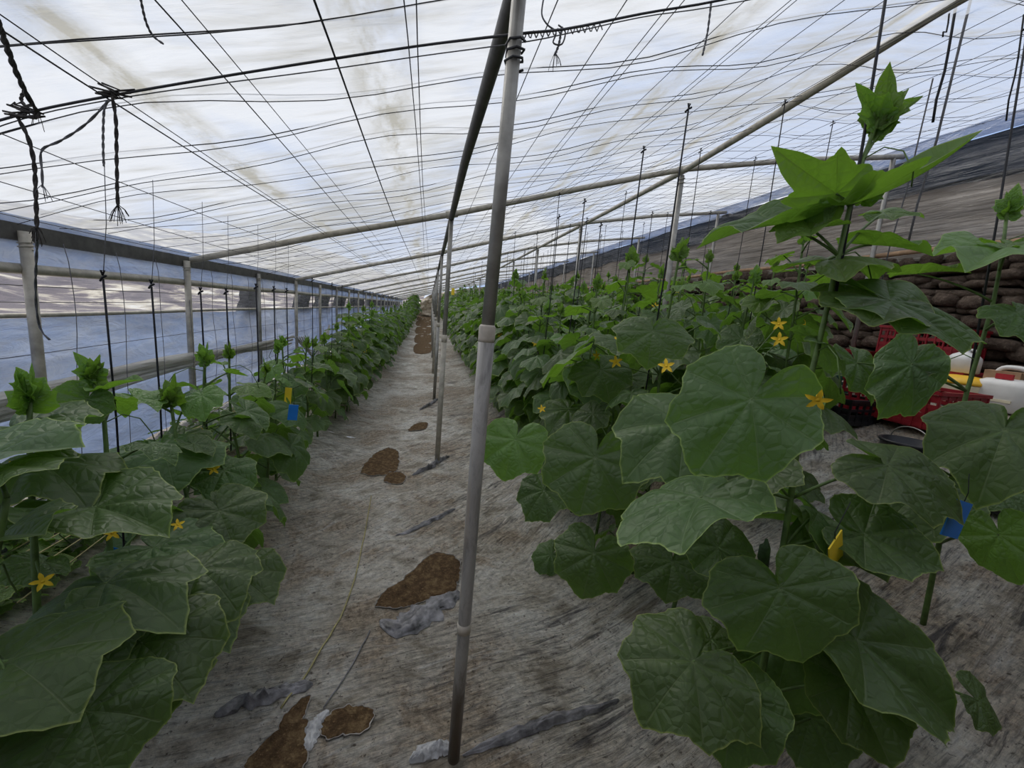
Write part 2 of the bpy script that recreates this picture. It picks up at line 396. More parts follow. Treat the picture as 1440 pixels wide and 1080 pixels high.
def flower_mb(P, nrm, sc):
    mb = MB(); nrm = nrm.normalized(); m = frame(nrm.orthogonal(), nrm)
    for k in range(5):
        a = k*2*math.pi/5 + .3
        rot = m @ Matrix.Rotation(a, 3, 'Z')
        prof = [(.0,.10,.0),(.35,.26,.10),(.75,.27,.17),(1.05,.17,.12),(1.3,.02,.02)]
        vs = []
        for x, w, z in prof:
            for q in (-1, 0, 1): vs.append(P + (rot @ Vector((x, q*w, z + (.06 if q else 0))))*sc)
        fs = [(i*3+j, (i+1)*3+j, (i+1)*3+j+1, i*3+j+1) for i in range(4) for j in range(2)]
        mb.add(vs, fs)
    mb.tube([P - nrm*sc*.9, P - nrm*sc*.3, P + nrm*sc*.12], [sc*.09, sc*.16, sc*.22], 7)
    return mb
def curve3(a, b, c, n=7):
    return [a*(1-t)**2 + b*(2*t*(1-t)) + c*t*t for t in (i/n for i in range(n+1))]

def tip_bake(bk, P, up, rg, sc=.085, n=5):
    for k in range(n):
        a = k*2.4 + rg.uniform(0,.6); e = rg.uniform(.35, .95)
        d = Vector((math.cos(a)*e, math.sin(a)*e, 1.15-.35*e)); nrm = Vector((-math.cos(a), -math.sin(a), .9))
        bk.leaf(LOWY[k % 4], P + up*rg.uniform(-.05,.02), frame(d, nrm), sc*rg.uniform(.75,1.2), 1.25)

def stem_near(stem, z):
    best = min(range(len(stem)), key=lambda i: abs(stem[i].z - z)); return stem[best]
def resample(pts, n):
    pts = [Vector(p) for p in pts]; L = [0]
    for a, b in zip(pts, pts[1:]): L.append(L[-1]+(b-a).length)
    out = []
    for k in range(n+1):
        s = L[-1]*k/n; i = 0
        while i < len(pts)-2 and L[i+1] < s: i += 1
        t = (s-L[i])/max(1e-9, L[i+1]-L[i])
        p0 = pts[max(i-1,0)]; p1 = pts[i]; p2 = pts[i+1]; p3 = pts[min(i+2, len(pts)-1)]
        out.append(.5*((2*p1)+(p2-p0)*t+(2*p0-5*p1+4*p2-p3)*t*t+(3*p1-p0-3*p2+p3)*t**3))
    return out

def auto_leaves(base, H, rg, dens=1.0, big=.175, z0=.10, aim=None, narrow=1.0):
    """nodes of a plant: (pos on stem, junction, axis, normal, scale, young)"""
    n = max(5, int(H/.085*dens)); out = []; a = rg.uniform(0, 6.28)
    for i in range(n):
        f = (i+.5)/n; z = z0 + (H-z0-.06)*f
        a += 2.39 + rg.uniform(-.4,.4)
        sz = big*(.72+.5*math.sin(math.pi*min(1, f*1.15+.08)))*rg.uniform(.8,1.15)
        if f > .86: sz *= 1 - 3.0*(f-.86)
        pl = (.10+.11*math.sin(math.pi*min(1,f+.1)))*rg.uniform(.75,1.25)
        o = Vector((math.cos(a), math.sin(a)*narrow, 0))
        sp = base + Vector((rg.uniform(-.012,.012), rg.uniform(-.012,.012), z))
        jn = sp + o*pl + Vector((0,0, pl*rg.uniform(.35,.75)))
        dr = rg.uniform(.25,.95) if f < .75 else rg.uniform(-.1,.5)
        ax = (o*1.0 + Vector((rg.uniform(-.35,.35), rg.uniform(-.35,.35), -dr)))
        nr = Vector((o.x*dr*.8+rg.uniform(-.25,.25), o.y*dr*.8+rg.uniform(-.25,.25), 1.0))
        out.append((sp, jn, ax, nr, sz, f > .84))
    return out

def finish_plant(root, stem, leaves, rg, flowers=(), fruits=(), tip=None, tip_sc=.085, tip_n=5, tendrils=2, r0=.011):
    """stem part with petioles, each leaf its own part, tip, flowers, fruit"""
    base = root.location.copy()
    st = resample(stem, 14); mb = MB()
    mb.tube(st, [r0*(1-.45*i/14) for i in range(15)], 8)
    for L in leaves:
        sp = L.get('sp') or stem_near(st, L['j'].z - .55*min(.22, (L['j']-stem_near(st, L['j'].z)).length))
        j = L['j']; mid = (sp+j)/2 + Vector((0,0,.30*(j-sp).length*.35))
        mb.tube(curve3(sp, mid, j, 5), [.0055,.005,.0048,.0045,.004,.0035], 6)
    part('stem', mb, M['stem'], root)
    for L in leaves:
        lib = HIP if L.get('young') == 2 else HIY if L.get('young') else HI
        o = link('leaf', lib[L['v'] % len(lib)], L['j']-base, root)
        o.rotation_mode = 'QUATERNION'; o.rotation_quaternion = frame(L['ax'], L['n']).to_quaternion()
        o.scale = (L['s'], L['s']*L.get('w',1), L['s'])
    if tip is not None:
        bk = Bake(); tip_bake(bk, tip, Vector((0,0,1)), rg, tip_sc, tip_n)
        link('growing_tip', bk.mesh('growing_tip', M['leaf_young'], base), (0,0,0), root)
    for P, n, s in flowers:
        part('flower', flower_mb(P, n, s), M['petal'], root)
        q = stem_near(st, P.z)
        if (q-P).length < .5: 
            k = MB(); k.tube(curve3(q, (q+P)/2+Vector((0,0,-.02)), P - n.normalized()*s*.8, 4), .0028, 5); part('flower_stalk', k, M['stem'], root)
    for P, L in fruits:
        f = MB(); f.tube([P, P+Vector((.004,0,-.02)), P+Vector((.0,0,-L*.25)), P+Vector((.006,.004,-L*.6)), P+Vector((.012,0,-L*.9)), P+Vector((.014,0,-L))], [.004,.010,.0165,.018,.013,.004], 9)
        part('cucumber', f, M['fruit'], root)
    for k in range(tendrils):
        q = st[rg.randint(8,13)]; a = rg.uniform(0,6.28); o = Vector((math.cos(a), math.sin(a), 0))
        t = MB(); t.tube([q, q+o*.06+Vector((0,0,.02)), q+o*.12+Vector((0,0,-.01)), q+o*.16+Vector((0,0,-.08)), q+o*.15+Vector((.02,0,-.12))], .0022, 5)
        part('tendril', t, M['leaf_young'].copy() if False else M['stem'], root)

def auto_plant(x, y, H, rg, label, group, dens=1.0, big=.175, nflow=1, lean=(0,0), extra=(), z0=.10):
    g = gz(x, y); base = Vector((x, y, g-.01))
    root = thing('cucumber_plant', label, 'plant', base, group)
    lx, ly = lean
    stem = [base, base+Vector((rg.uniform(-.02,.02)+lx*.3, rg.uniform(-.02,.02)+ly*.3, H*.35)), base+Vector((rg.uniform(-.03,.03)+lx*.7, ly*.7, H*.7)), base+Vector((lx, ly, H))]
    Ls = []
    for sp, jn, ax, nr, sz, yg in auto_leaves(base, H, rg, dens, big, z0):
        f = (sp.z-base.z)/H; sh = Vector((lx*f, ly*f, 0))
        Ls.append(dict(j=jn+sh, sp=None, ax=ax, n=nr, s=sz, v=rg.randint(0,7), young=(2 if (sp.z-base.z)/H > .9 else yg), w=rg.uniform(.85,1.0)))
    fl = []
    for k in range(nflow):
        a = rg.uniform(-2.6,-.6); o = Vector((math.cos(a), math.sin(a), .25)); z = H*rg.uniform(.4,.8)
        fl.append((base + Vector((lx*z/H, ly*z/H, z)) + o*.07, o, .030))
    finish_plant(root, stem, Ls + list(extra), rg, fl, [], stem[-1]+Vector((0,0,.0)), .070, 5, 2)
    return root

# far plants: a few whole plants whose parts are copied
def proto_plant(seed, H, big=.20):
    rg = random.Random(seed); root = thing('cucumber_plant', '', 'plant', (0,0,0))
    base = Vector((0,0,0)); bk = Bake(); mb = MB()
    mb.tube([base, base+Vector((.02,0,H*.5)), base+Vector((0,.01,H))], [.012,.010,.006], 6)
    for sp, jn, ax, nr, sz, yg in auto_leaves(base, H, rg, 1.35, big, .08):
        bk.leaf(LOWG[rg.randint(0,7)], jn, frame(ax, nr), sz, rg.uniform(.85,1))
        mb.tube([sp, (sp+jn)/2+Vector((0,0,.02)), jn], .004, 4, False)
    part('stem', mb, M['stem'], root)
    link('foliage', bk.mesh('foliage', M['leaf'], (0,0,0)), (0,0,0), root)
    tb = Bake(); tip_bake(tb, Vector((0,0,H)), Vector((0,0,1)), rg, .075, 5)
    link('growing_tip', tb.mesh('growing_tip', M['leaf_young'], (0,0,0)), (0,0,0), root)
    if seed % 2 == 0:
        a = rg.uniform(-2.6,-.6); o = Vector((math.cos(a), math.sin(a), .2))
        part('flower', flower_mb(Vector((0,0,H*.6))+o*.13, o, .032), M['petal'], root)
    return root
def copy_tree(o, parent=None):
    c = o.copy(); COL.objects.link(c)
    if parent: c.parent = parent
    for ch in list(o.children): copy_tree(ch, c)
    return c
# ================================================================== THE SETTING
from mathutils import noise as NZ
def nz(x, y, z=0, s=1): return NZ.noise(Vector((x*s, y*s, z)))

mb = MB()
def fz(x, y):
    w = .35 + .65*smooth((.0-y)/2) if y < 0 else 1
    return gz(x, y) + w*(.016*nz(x*1.3, y*5, 1) + .010*nz(x*3+y*1.2, y*13, 3) + .012*nz(x, y, 5, 2.2))
def fl_near(u, v):
    x = -2.7 + 7.8*u; y = -1 + 6.0*v
    return Vector((x, y, fz(x, y)))
mb.grid(fl_near, 240, 300)
def fl_far(u, v):
    x = -2.7 + 7.8*u; y = 5 + 31*v
    return Vector((x, y, fz(x, y)))
mb.grid(fl_far, 70, 340)
solo('floor', mb, M['mulch'], kind='structure')

mb = MB()
def roof_fn(u, v):
    x = -2.32 + 7.4*u; y = -1.1 + 36.3*v
    sag = .022*math.sin(y*math.pi/.31)*nz(x, y*.3, 0, .8) + .02*nz(x, y, 7, 1.3)
    return Vector((x, y, roof_z(x) + .075 + sag))
mb.grid(roof_fn, 70, 420)
solo('ceiling', mb, M['roof'], kind='structure')

def sheet(name, mat, x, zf0, zf1, y0, y1, nu, nv, amp, sx=1, kind='structure', seed=0):
    m = MB()
    def fn(u, v):
        y = y0 + (y1-y0)*u; z = zf0(y) + (zf1(y)-zf0(y))*v
        f = 1-abs(nz(y*1.1+z*1.5, z*4-y*.5, seed+7))*2.2
        return Vector((x + amp*sx*(nz(y*.9, z*6, seed) + .5*nz(y*3, z*13, seed+3) + .5*max(0, f)**3), y, z))
    m.grid(fn, nu, nv); return solo(name, m, mat, kind=kind)
c = lambda k: (lambda y: k)
lw_low = lambda y: gz(-2.25, y) + .02
lz = lambda y: .62*smooth((y-13)/22)
sheet('wall_left', M['wall_film'], -2.29, lw_low, lambda y: 1.345, -1.05, 35, 320, 26, .045)
sheet('window_1', M['clear'], -2.275, c(1.335), c(1.625), -1.05, 35, 220, 6, .012, seed=9)
sheet('trim_1', M['wall_film'], -2.265, c(1.61), c(1.875), -1.05, 35, 160, 5, .014, seed=5)
nb = lambda y: 3.27 + .03*math.sin(y*1.3) + .02*math.sin(y*3.7)
sheet('wall_right', M['brown_film'], 5.04, c(2.52), lambda y: nb(y)+.05, -1.05, 35, 260, 26, .06, seed=2)
sheet('trim_2', M['net'], 5.01, nb, c(3.66), -1.05, 35, 220, 12, .05, seed=4)
sheet('trim_4', M['wall_film'], 4.985, lambda y: 3.64+.02*math.sin(y*2.3), c(3.80), -1.05, 35, 200, 5, .02, seed=6)
# dry stone retaining wall on the uphill side
mb = MB()
rg = random.Random(3)
mb.grid(lambda u, v: Vector((5.22, -1.1+36*u, 1.0+1.55*v)), 8, 2)
z = 1.05; ry = 0
while z < 2.56:
    h = rg.uniform(.07,.15); y = -1.0 + rg.uniform(0,.3)
    while y < 22:
        w = rg.uniform(.16,.42)*(1 if y < 9 else 2)
        o = rg.uniform(-.07,.05); n = 8
        cx, cy, cz = 5.12+o, y+w/2, z+h/2+rg.uniform(-.02,.02)
        rot = Matrix.Rotation(rg.uniform(-.12,.12), 3, 'X') @ Matrix.Rotation(rg.uniform(-.15,.15), 3, 'Z')
        prof = []
        vs = []; sd = rg.uniform(0,99)
        for i in range(6):
            ph = math.pi*i/5
            for j in range(n):
                a = 2*math.pi*j/n
                d = Vector((math.sin(ph)*math.cos(a), math.cos(ph), math.sin(ph)*math.sin(a)))
                d = Vector([math.copysign(abs(q)**.6, q) for q in d])
                k = 1 + .22*nz(d.x*1.5+sd, d.y*1.5, d.z*1.5)
                vs.append(Vector((cx, cy, cz)) + rot @ Vector((d.x*.13*k, d.y*w*.53*k, d.z*h*.56*k)))
        mb.add(vs, [(i*n+j, i*n+(j+1) % n, (i+1)*n+(j+1) % n, (i+1)*n+j) for i in range(5) for j in range(n)])
        y += w
    z += h*.9
solo('wall_back_of_terrace' if False else 'wall_stone', mb, M['stone'], kind='structure')
rail = MB(); rail.tube([(4.93, y, 2.60+.012*math.sin(y*2.1)) for y in [-1+.5*i for i in range(60)]], .028, 7)
solo('trim_3', rail, M['wood'], kind='structure')

# end wall: earth bank and rubble closing the far end
mb = MB()
def endw(u, v):
    x = -2.6 + 7.8*u
    top = interp(x, [(-2.6,1.0),(-1.5,1.15),(-1.1,1.35),(-.7,2.0),(-.3,2.3),(0,2.45),(2,3.0),(5.2,3.6)])
    z = .2 + (top-.2)*v
    return Vector((x, 35 + .35*nz(x*2, z*3, 2) + .2*nz(x*6, z*7, 4), z))
mb.grid(endw, 90, 40)
solo('wall_back', mb, M['rubble'], kind='structure')
mb = MB()
mb.grid(lambda u, v: Vector((-2.5+7.8*u, -1.08+.12*nz(u*9, v*4, 3), (roof_z(-2.5+7.8*u)+.2)*v)), 60, 24)
solo('wall_shade_unseen', mb, M['stone'], kind='structure')  # unseen wall behind the camera, made opaque and dark to dim the near ground
# the valley outside on the downhill side and the terrace above on the uphill side
mb = MB()
def val(u, v):
    d = 140*u**2; x = -2.5 - d; y = -80 + 900*v**1.6
    z = .2 - 4.0*smooth(d/45) + 22*smooth((d-45)/90) + 40*smooth((y-60)/600) + 1.6*nz(x, y, 0, .06)*smooth(d/20)
    return Vector((x, y, z))
mb.grid(val, 50, 90)
solo('ground_valley', mb, M['outside'], kind='structure')
mb = MB()
mb.grid(lambda u, v: Vector((5.3+40*u, -40+110*v, 2.6+7*u+.5*nz(40*u, 110*v, 0, .3))), 20, 40)
solo('ground_terrace', mb, M['bank'], kind='structure')

# ------------------------------------------------------------------ bare soil and torn film on the path
def blob(name, pts, dz, mat, label, jag=.012, seed=0, rim=True):
    P = [atg(*p) for p in pts]; n = 90; c0 = sum(P, Vector())/len(P); L = []
    for k in range(n):
        t = k/n*len(P); i = int(t); f = t-i
        p0, p1, p2, p3 = P[i-1], P[i % len(P)], P[(i+1) % len(P)], P[(i+2) % len(P)]
        q = .5*((2*p1)+(p2-p0)*f+(2*p0-5*p1+4*p2-p3)*f*f+(3*p1-p0-3*p2+p3)*f**3)
        d = (q-c0); j = jag*1.8*(nz(q.x*14, q.y*14, seed)+.7*nz(q.x*45, q.y*45, seed))
        L.append(q + d.normalized()*j)
    m = MB(); rings = [(1.0,.004),(.97,.007),(.9,.008),(.75,.008),(.5,.008),(.25,.008)]
    vs = []
    for s, h in rings:
        for q in L:
            x = c0 + (q-c0)*s
            vs.append(Vector((x.x, x.y, fz(x.x, x.y) + h + dz + (.004*abs(nz(x.x*25, x.y*25, 3)) if s < .95 else 0))))
    m.add(vs, [(r_*n+j, r_*n+(j+1) % n, (r_+1)*n+(j+1) % n, (r_+1)*n+j) for r_ in range(5) for j in range(n)] + [tuple(range(5*n, 6*n))])
    o = solo(name, m, mat, label, 'bare soil', 'soil showing through the path film', origin=c0)
    e = MB(); ring = [Vector((q.x, q.y, fz(q.x, q.y) + .004 + .010*abs(nz(q.x*30, q.y*30, seed)))) for q in L]
    e.tube(ring + [ring[0]], [.0015+.004*abs(nz(q.x*22, q.y*22, seed+2)) for q in L] + [.002], 5, False)
    link('torn_edge', e.mesh('torn_edge', M['torn'], c0), (0,0,0), o)
    return o
blob('soil_patch', [(530,855),(545,833),(572,812),(600,786),(622,779),(646,790),(646,812),(640,830),(600,845),(560,858)], 0, M['soil'], 'large bare soil patch in torn path film just left of the near pole', seed=1)
blob('soil_patch', [(455,1037),(462,1010),(480,1000),(510,996),(530,1005),(515,1025),(480,1044)], 0, M['soil'], 'small bare soil patch at the foot of the path, left of the near pole base', seed=2)
blob('soil_patch', [(345,1085),(385,1030),(410,1000),(437,982),(432,1010),(425,1085)], 0, M['soil'], 'bare soil wedge at the bottom edge beside dark crumpled film', seed=3)
blob('soil_patch', [(509,666),(520,645),(545,631),(561,640),(553,665)], 0, M['soil'], 'brown soil hole in path film left of the second ridge pole', seed=4)
blob('soil_patch', [(540,677),(548,665),(568,666),(566,680)], 0, M['soil'], 'smallest soil hole, just below the one left of second ridge pole', .006, seed=5)
blob('soil_patch', [(574,606),(582,598),(600,595),(597,604)], 0, M['soil'], 'thin brown soil streak in the middle of the path by the third ridge pole', .006, seed=6)
for k, (a, b) in enumerate([(496,484),(482,471),(469,460),(458,451),(450,444)]):
    blob('soil_patch', [(583+k,a),(585+k,b),(605,b),(605,a)], 0, M['soil'], ['nearest','second','third','fourth','fifth'][k]+' of the brown soil treads at the far end of the path', .02, seed=10+k)
def crumple(name, pts, w, h, mat, label, seed, group='crumpled film scraps on the path'):
    P = resample([atg(*p) for p in pts], 24); m = MB(); vs = []; n = 14
    for i, p in enumerate(P):
        t = (P[min(i+1,24)]-P[max(i-1,0)]); sd = Vector((-t.y, t.x, 0)).normalized(); f = math.sin(math.pi*(i+.4)/24.8)**.6
        for j in range(n+1):
            a = j/n*2-1; q = p + sd*a*w*f*(1+.7*nz(i*.4, j*.1, seed)+.35*nz(i*1.1, a*3, seed+2))
            z = fz(q.x, q.y) + .003 + h*f*(1-a*a)*(.25+1.1*abs(nz(i*.45, j*.4, seed))) + .9*h*f*abs(nz(i*1.0, j*.9, seed+4))*(1-a**4)
            vs.append(Vector((q.x, q.y, z)))
    m.add(vs, [(i*(n+1)+j, i*(n+1)+j+1, (i+1)*(n+1)+j+1, (i+1)*(n+1)+j) for i in range(24) for j in range(n)])
    return solo(name, m, mat, label, 'film scrap', group, origin=P[12])
crumple('film_scrap', [(536,872),(560,885),(600,862),(645,830)], .075, .035, M['dark_film'], 'grey crumpled film flap along the lower edge of the large soil patch', 1)
crumple('film_scrap', [(302,1010),(345,990),(390,978),(440,962)], .045, .045, M['dark_film'], 'dark crumpled film scrap on the path beside the left row', 2)
crumple('film_scrap', [(432,1060),(440,1030),(452,1012),(462,1003)], .03, .03, M['pale_crumple'], 'pale curled film edge left of the small soil patch', 3)
crumple('film_scrap', [(556,754),(585,742),(615,728),(640,716)], .025, .02, M['dark_film'], 'dark film crease on the path between the first two ridge poles', 4)
crumple('film_scrap', [(580,668),(600,660),(616,650),(632,642)], .03, .05, M['dark_film'], 'black film bunched round the foot of the second ridge pole', 5)
crumple('film_scrap', [(590,577),(604,570),(616,562)], .03, .05, M['dark_film'], 'black film bunched round the foot of the third ridge pole', 6)
crumple('film_scrap', [(650,1068),(720,1040),(800,1010),(870,985)], .025, .03, M['dark_film'], 'long dark film fold running right from the near pole base', 7)
crumple('film_scrap', [(575,1075),(600,1062),(625,1058),(640,1066)], .03, .04, M['pale_crumple'], 'grey film gathered left of the near pole base', 8)

def line(pts, r, mat, lab, name='film_seam', cat='film edge'):
    P = [atg(*p) for p in pts]; P = [Vector((p.x, p.y, fz(p.x, p.y)+.006)) for p in resample(P, 30)]
    solo(name, (lambda m: (m.tube(P, r, 5), m)[1])(MB()), M[mat], lab, cat, origin=P[0])
line([(395,1000),(440,935),(478,870),(500,810),(512,755),(522,700)], .004, 'straw', 'thin pale straw line running along the middle of the path', 'straw', 'straw')
line([(455,1000),(465,985),(478,965),(500,930),(520,890)], .003, 'dark_film', 'short dark film edge above the small soil patch')
# ------------------------------------------------------------------ frame of the greenhouse
def tubes(pts, r, n=10): m = MB(); m.tube(pts, r, n); return m
RY = [1.27+3*k for k in range(12)]
# near pole
p = thing('ridge_pole', 'near grey pole with pale collar standing in the middle of the path', 'pole', (.01, 1.27, gz(0,1.27)))
part('lower_pipe', tubes([(.008,1.27,-.02),(.010,1.27,.5),(.010,1.27,1.0),(.012,1.27,1.52)], [.021,.0215,.0225,.0245], 14), M['sleeve'], p)
part('upper_pipe', tubes([(.012,1.27,1.5),(.030,1.27,2.44)], .0195, 14), M['steel'], p)
part('collar', tubes([(.012,1.27,1.505),(.012,1.27,1.515),(.012,1.27,1.55),(.012,1.27,1.556)], [.0246,.0252,.0248,.0205], 14), M['collar'], p, label='pale plastic collar')
part('tape_ring', tubes([(.010,1.27,.525),(.010,1.27,.56)], .0232, 14), M['collar'], p)
part('wire_tie', tubes([(.03+.026*math.cos(a*1.1), 1.27+.026*math.sin(a*1.1), 2.25+.004*a) for a in range(18)], .0035, 5), M['wire'], p)
for k, y in enumerate(RY[1:], 1):
    if k > 10: break
    g = 'far ridge poles'
    lab = (ORD[k+1] + ' ridge pole from the camera, along the right side of the path') if k < 6 else 'slim grey ridge pole far down the path, among the farthest of its line'
    z0 = gz(0, y)
    p = thing('ridge_pole', lab, 'pole', (0, y, z0), 'ridge poles along the path')
    part('lower_pipe', tubes([(0,y,z0-.02),(0,y,z0+1.28)], .027, 10), M['pipe_old' if k % 2 else 'steel'], p)
    part('upper_pipe', tubes([(0,y,z0+1.26),(0,y,2.43)], .022, 10), M['steel'], p)
    part('collar', tubes([(0,y,z0+1.25),(0,y,z0+1.32)], .0285, 10), M['collar'], p)
# wall poles (left)
ly = [2.70,4.20,5.77]+[7.27+1.5*k for k in range(18)]
for k, y in enumerate(ly):
    g = gz(-2.2, y)
    lab = (ORD[k+1]+' grey pole from the camera along the left film wall') if k < 9 else 'slim grey pole far along the left film wall'
    p = thing('wall_pole', lab, 'pole', (-2.19, y, g), 'poles along the left film wall')
    part('pipe', tubes([(-2.17,y-.03,g-.03),(-2.195,y,1.2),(-2.2,y,1.79)], [.027,.025,.025] if k < 2 else .023, 10), M['pipe_old'] if k % 3 != 2 else M['steel'], p)
    if k < 8: part('wire_tie', tubes([(-2.2+.028*math.cos(a), y+.028*math.sin(a), 1.70+.003*a) for a in range(14)], .004, 5), M['pipe_old'], p)
# right purlin poles and wall poles
for k, y in enumerate(RY[1:]):
    g = gz(2.3, y)
    lab = (ORD[k+1]+' grey pole from the camera under the right purlin') if k < 5 else 'slim grey pole far along the right purlin'
    p = thing('purlin_pole', lab, 'pole', (2.3, y, g), 'poles under the right purlin')
    part('pipe', tubes([(2.33,y,g-.02),(2.30,y,3.12)], .027, 10), M['steel'], p)
    part('wire_tie', tubes([(2.3+.032*math.cos(a), y+.032*math.sin(a), 3.02+.006*a) for a in range(15)], .006, 5), M['pipe_old'], p)
    g = gz(4.8, y)
    lab = (ORD[k+1]+' grey pole from the camera against the dark right wall') if k < 4 else 'slim grey pole far along the dark right wall'
    p = thing('terrace_pole', lab, 'pole', (4.85, y, g), 'poles along the right wall')
    part('pipe', tubes([(4.86,y,g-.02),(4.85,y,3.66)], .025, 8), M['steel'], p)
# cross pipes
for k, y in enumerate(RY[1:]):
    lab = (ORD[k+1]+' cross pipe from the camera under the white roof film') if k < 6 else 'thin cross pipe far down under the roof film'
    p = thing('roof_pipe', lab, 'pipe', (0, y, 2.45), 'cross pipes under the roof')
    part('pipe', tubes([(-2.2,y,1.80),(-1.1,y,2.14),(0,y,2.455),(1.2,y,2.84),(2.3,y,3.18),(3.6,y,3.46),(5.0,y,3.70)], .027, 10), M['pipe_old'], p)
    part('coupling', tubes([(-.05,y,2.44),(.05,y,2.47)], .035, 10), M['pipe_old'], p)
    part('coupling', tubes([(2.25,y,3.165),(2.35,y,3.195)], .035, 10), M['pipe_old'], p)
# long pipes
p = solo('ridge_purlin', tubes([(.06,-.95,2.50),(.03,1.0,2.47),(.0,2.7,2.44),(0,4.27,2.42)]+[(0,y,2.42+.004*math.sin(y)) for y in range(5,36,2)], .026, 10), M['steel_dark'], 'dark purlin pipe running along the top of the ridge poles', 'pipe')
solo('side_purlin', tubes([(2.18,-.95,3.29),(2.20,.6,3.27),(2.24,2.0,3.25),(2.27,3.0,3.20),(2.3,4.27,3.16)]+[(2.3,y,3.15) for y in range(6,36,3)], .028, 10), M['pipe_old'], 'grey purlin pipe crossing the upper right under the roof film', 'pipe')
e = MB()
for i in range(1): e.box((-2.25,16.9,1.785), (.06,36,.085))
solo('eave_rail', e, M['steel_dark'], 'dark flat eave rail along the top of the left wall', 'rail', sm=False)
solo('wall_rail', tubes([(-2.235,y,1.605+.006*math.sin(y*2)) for y in [-1+.8*i for i in range(46)]], .027, 8), M['pipe_old'], 'rolled tan rail below the eave along the left wall', 'rail')
solo('wall_rail', tubes([(-2.24,y,1.365+.004*math.sin(y*1.5)) for y in [-1+.8*i for i in range(46)]], .013, 8), M['pipe_old'], 'thin grey rail at the bottom of the clear strip in the left wall', 'rail')
roll = MB()
for q in range(3):
    roll.tube([(-2.20+.012*q, y, .90+.035*q+.02*math.sin(y*1.7+q)-.05*smooth((y-5.2)/2)) for y in [-1+.35*i for i in range(24)]], [.033*(1-.5*smooth((i-16)/7))+.006*math.sin(i*1.3+q) for i in range(24)], 9)
solo('film_roll', roll, M['fold_film'], 'sagging roll of folded grey film halfway up the left wall', 'film roll')
tail = MB()
for q in range(5):
    tail.tube([Vector((-2.17+.02*q, 7.1+.05*q, .93)), Vector((-2.13, 7.5+.1*q, .72-.04*q)), Vector((-2.12, 8.1, .60-.05*q)), Vector((-2.15, 8.9+.1*q, .80)), Vector((-2.2, 9.6, 1.0))], .012, 5)
solo('film_bundle', tail, M['fold_film'], 'loose hanging bundle of grey film at the end of the wall roll', 'film roll')
solo('base_pipe', tubes([(-2.10, y, gz(-2.1,y)+.05+.008*math.sin(y*2)) for y in [0+.5*i for i in range(66)]], .02, 8), M['hose'], 'long pale pipe lying along the foot of the left film wall', 'pipe')
solo('ground_pole', tubes([(-1.80,2.9,gz(-1.8,2.9)+.06),(-1.75,4.3,gz(-1.75,4.3)+.05)], .018, 8), M['hose'], 'pale pole lying on the ground behind the left row', 'pole')
solo('ground_pole', tubes([(-1.72,5.6,gz(-1.72,5.6)+.10),(-1.35,6.5,gz(-1.35,6.5)+.22)], .018, 8), M['hose'], 'short pale pole lying among the leaves behind the left row', 'pole')

# dark shade net hanging outside the clear strip of the left wall
for k, (y0, y1) in enumerate([(5.6,6.2),(7.7,8.7),(9.0,10.3),(10.7,12.2),(12.5,15.6),(15.9,34)]):
    m = MB(); m.grid(lambda u, v: Vector((-2.36+.03*nz(u*6, v*3, k), y0+(y1-y0)*(u+.25*(v-.5)*(1 if k < 4 else .1)), 1.30+.34*v)), 24, 6)
    for q, mm in ((0, m),): solo('shade_net', mm, M['net'], ['narrow dark shade net scrap nearest the camera outside the left clear strip','second dark shade net piece outside the left clear strip','third dark shade net piece outside the left clear strip','fourth dark shade net piece outside the left clear strip','fifth dark shade net piece outside the left clear strip','longest dark shade net, at the far end of the left clear strip'][k], 'shade net', 'shade net pieces outside the left wall')

# ------------------------------------------------------------------ wires
LX = [-2.08,-1.79,-1.47,-1.12,-1.09,-.82,-.74,-.49,-.27,-.23,.14,.36,.55,.60,.85,1.02,1.06,1.32,1.50,1.75,1.98,2.02,2.45,2.62,2.85,3.05,3.28,3.5,3.72,3.95,4.2,4.45,4.7]
for k, x in enumerate(LX):
    lo = rnd.uniform(.02,.06); ph = rnd.uniform(0,6)
    y0 = -.95
    pts = [(x + .012*math.sin(y*.7+ph) + .004*nz(y, ph, 1), y, roof_z(x) + .03 - lo + .012*math.sin(y*1.1+ph)) for y in [y0+.8*i for i in range(45)]]
    side = 'left of the ridge' if x < 0 else 'right of the ridge'
    n = k+1 if x < 0 else k-9
    lab = f'thin dark lengthwise wire under the roof film, {ORD[n] if n < 21 else str(n)+"th"} {"from the left eave" if x < 0 else "right of the ridge purlin"}'
    if n >= 21: lab = 'thin dark lengthwise wire under the roof film near the right wall'
    solo('roof_wire', tubes(pts, (.0034 if x == -.49 else .0026) if x in (-.49,-1.12,-.82) else .0018, 4), M['wire'], lab, 'wire', 'lengthwise roof wires', origin=(x,y0,roof_z(x)))
cy = [1.36,1.80,2.06,2.36,2.64]
while cy[-1] < 12: cy.append(cy[-1]+.30+rnd.uniform(-.03,.03))
while cy[-1] < 34: cy.append(cy[-1]+.6)
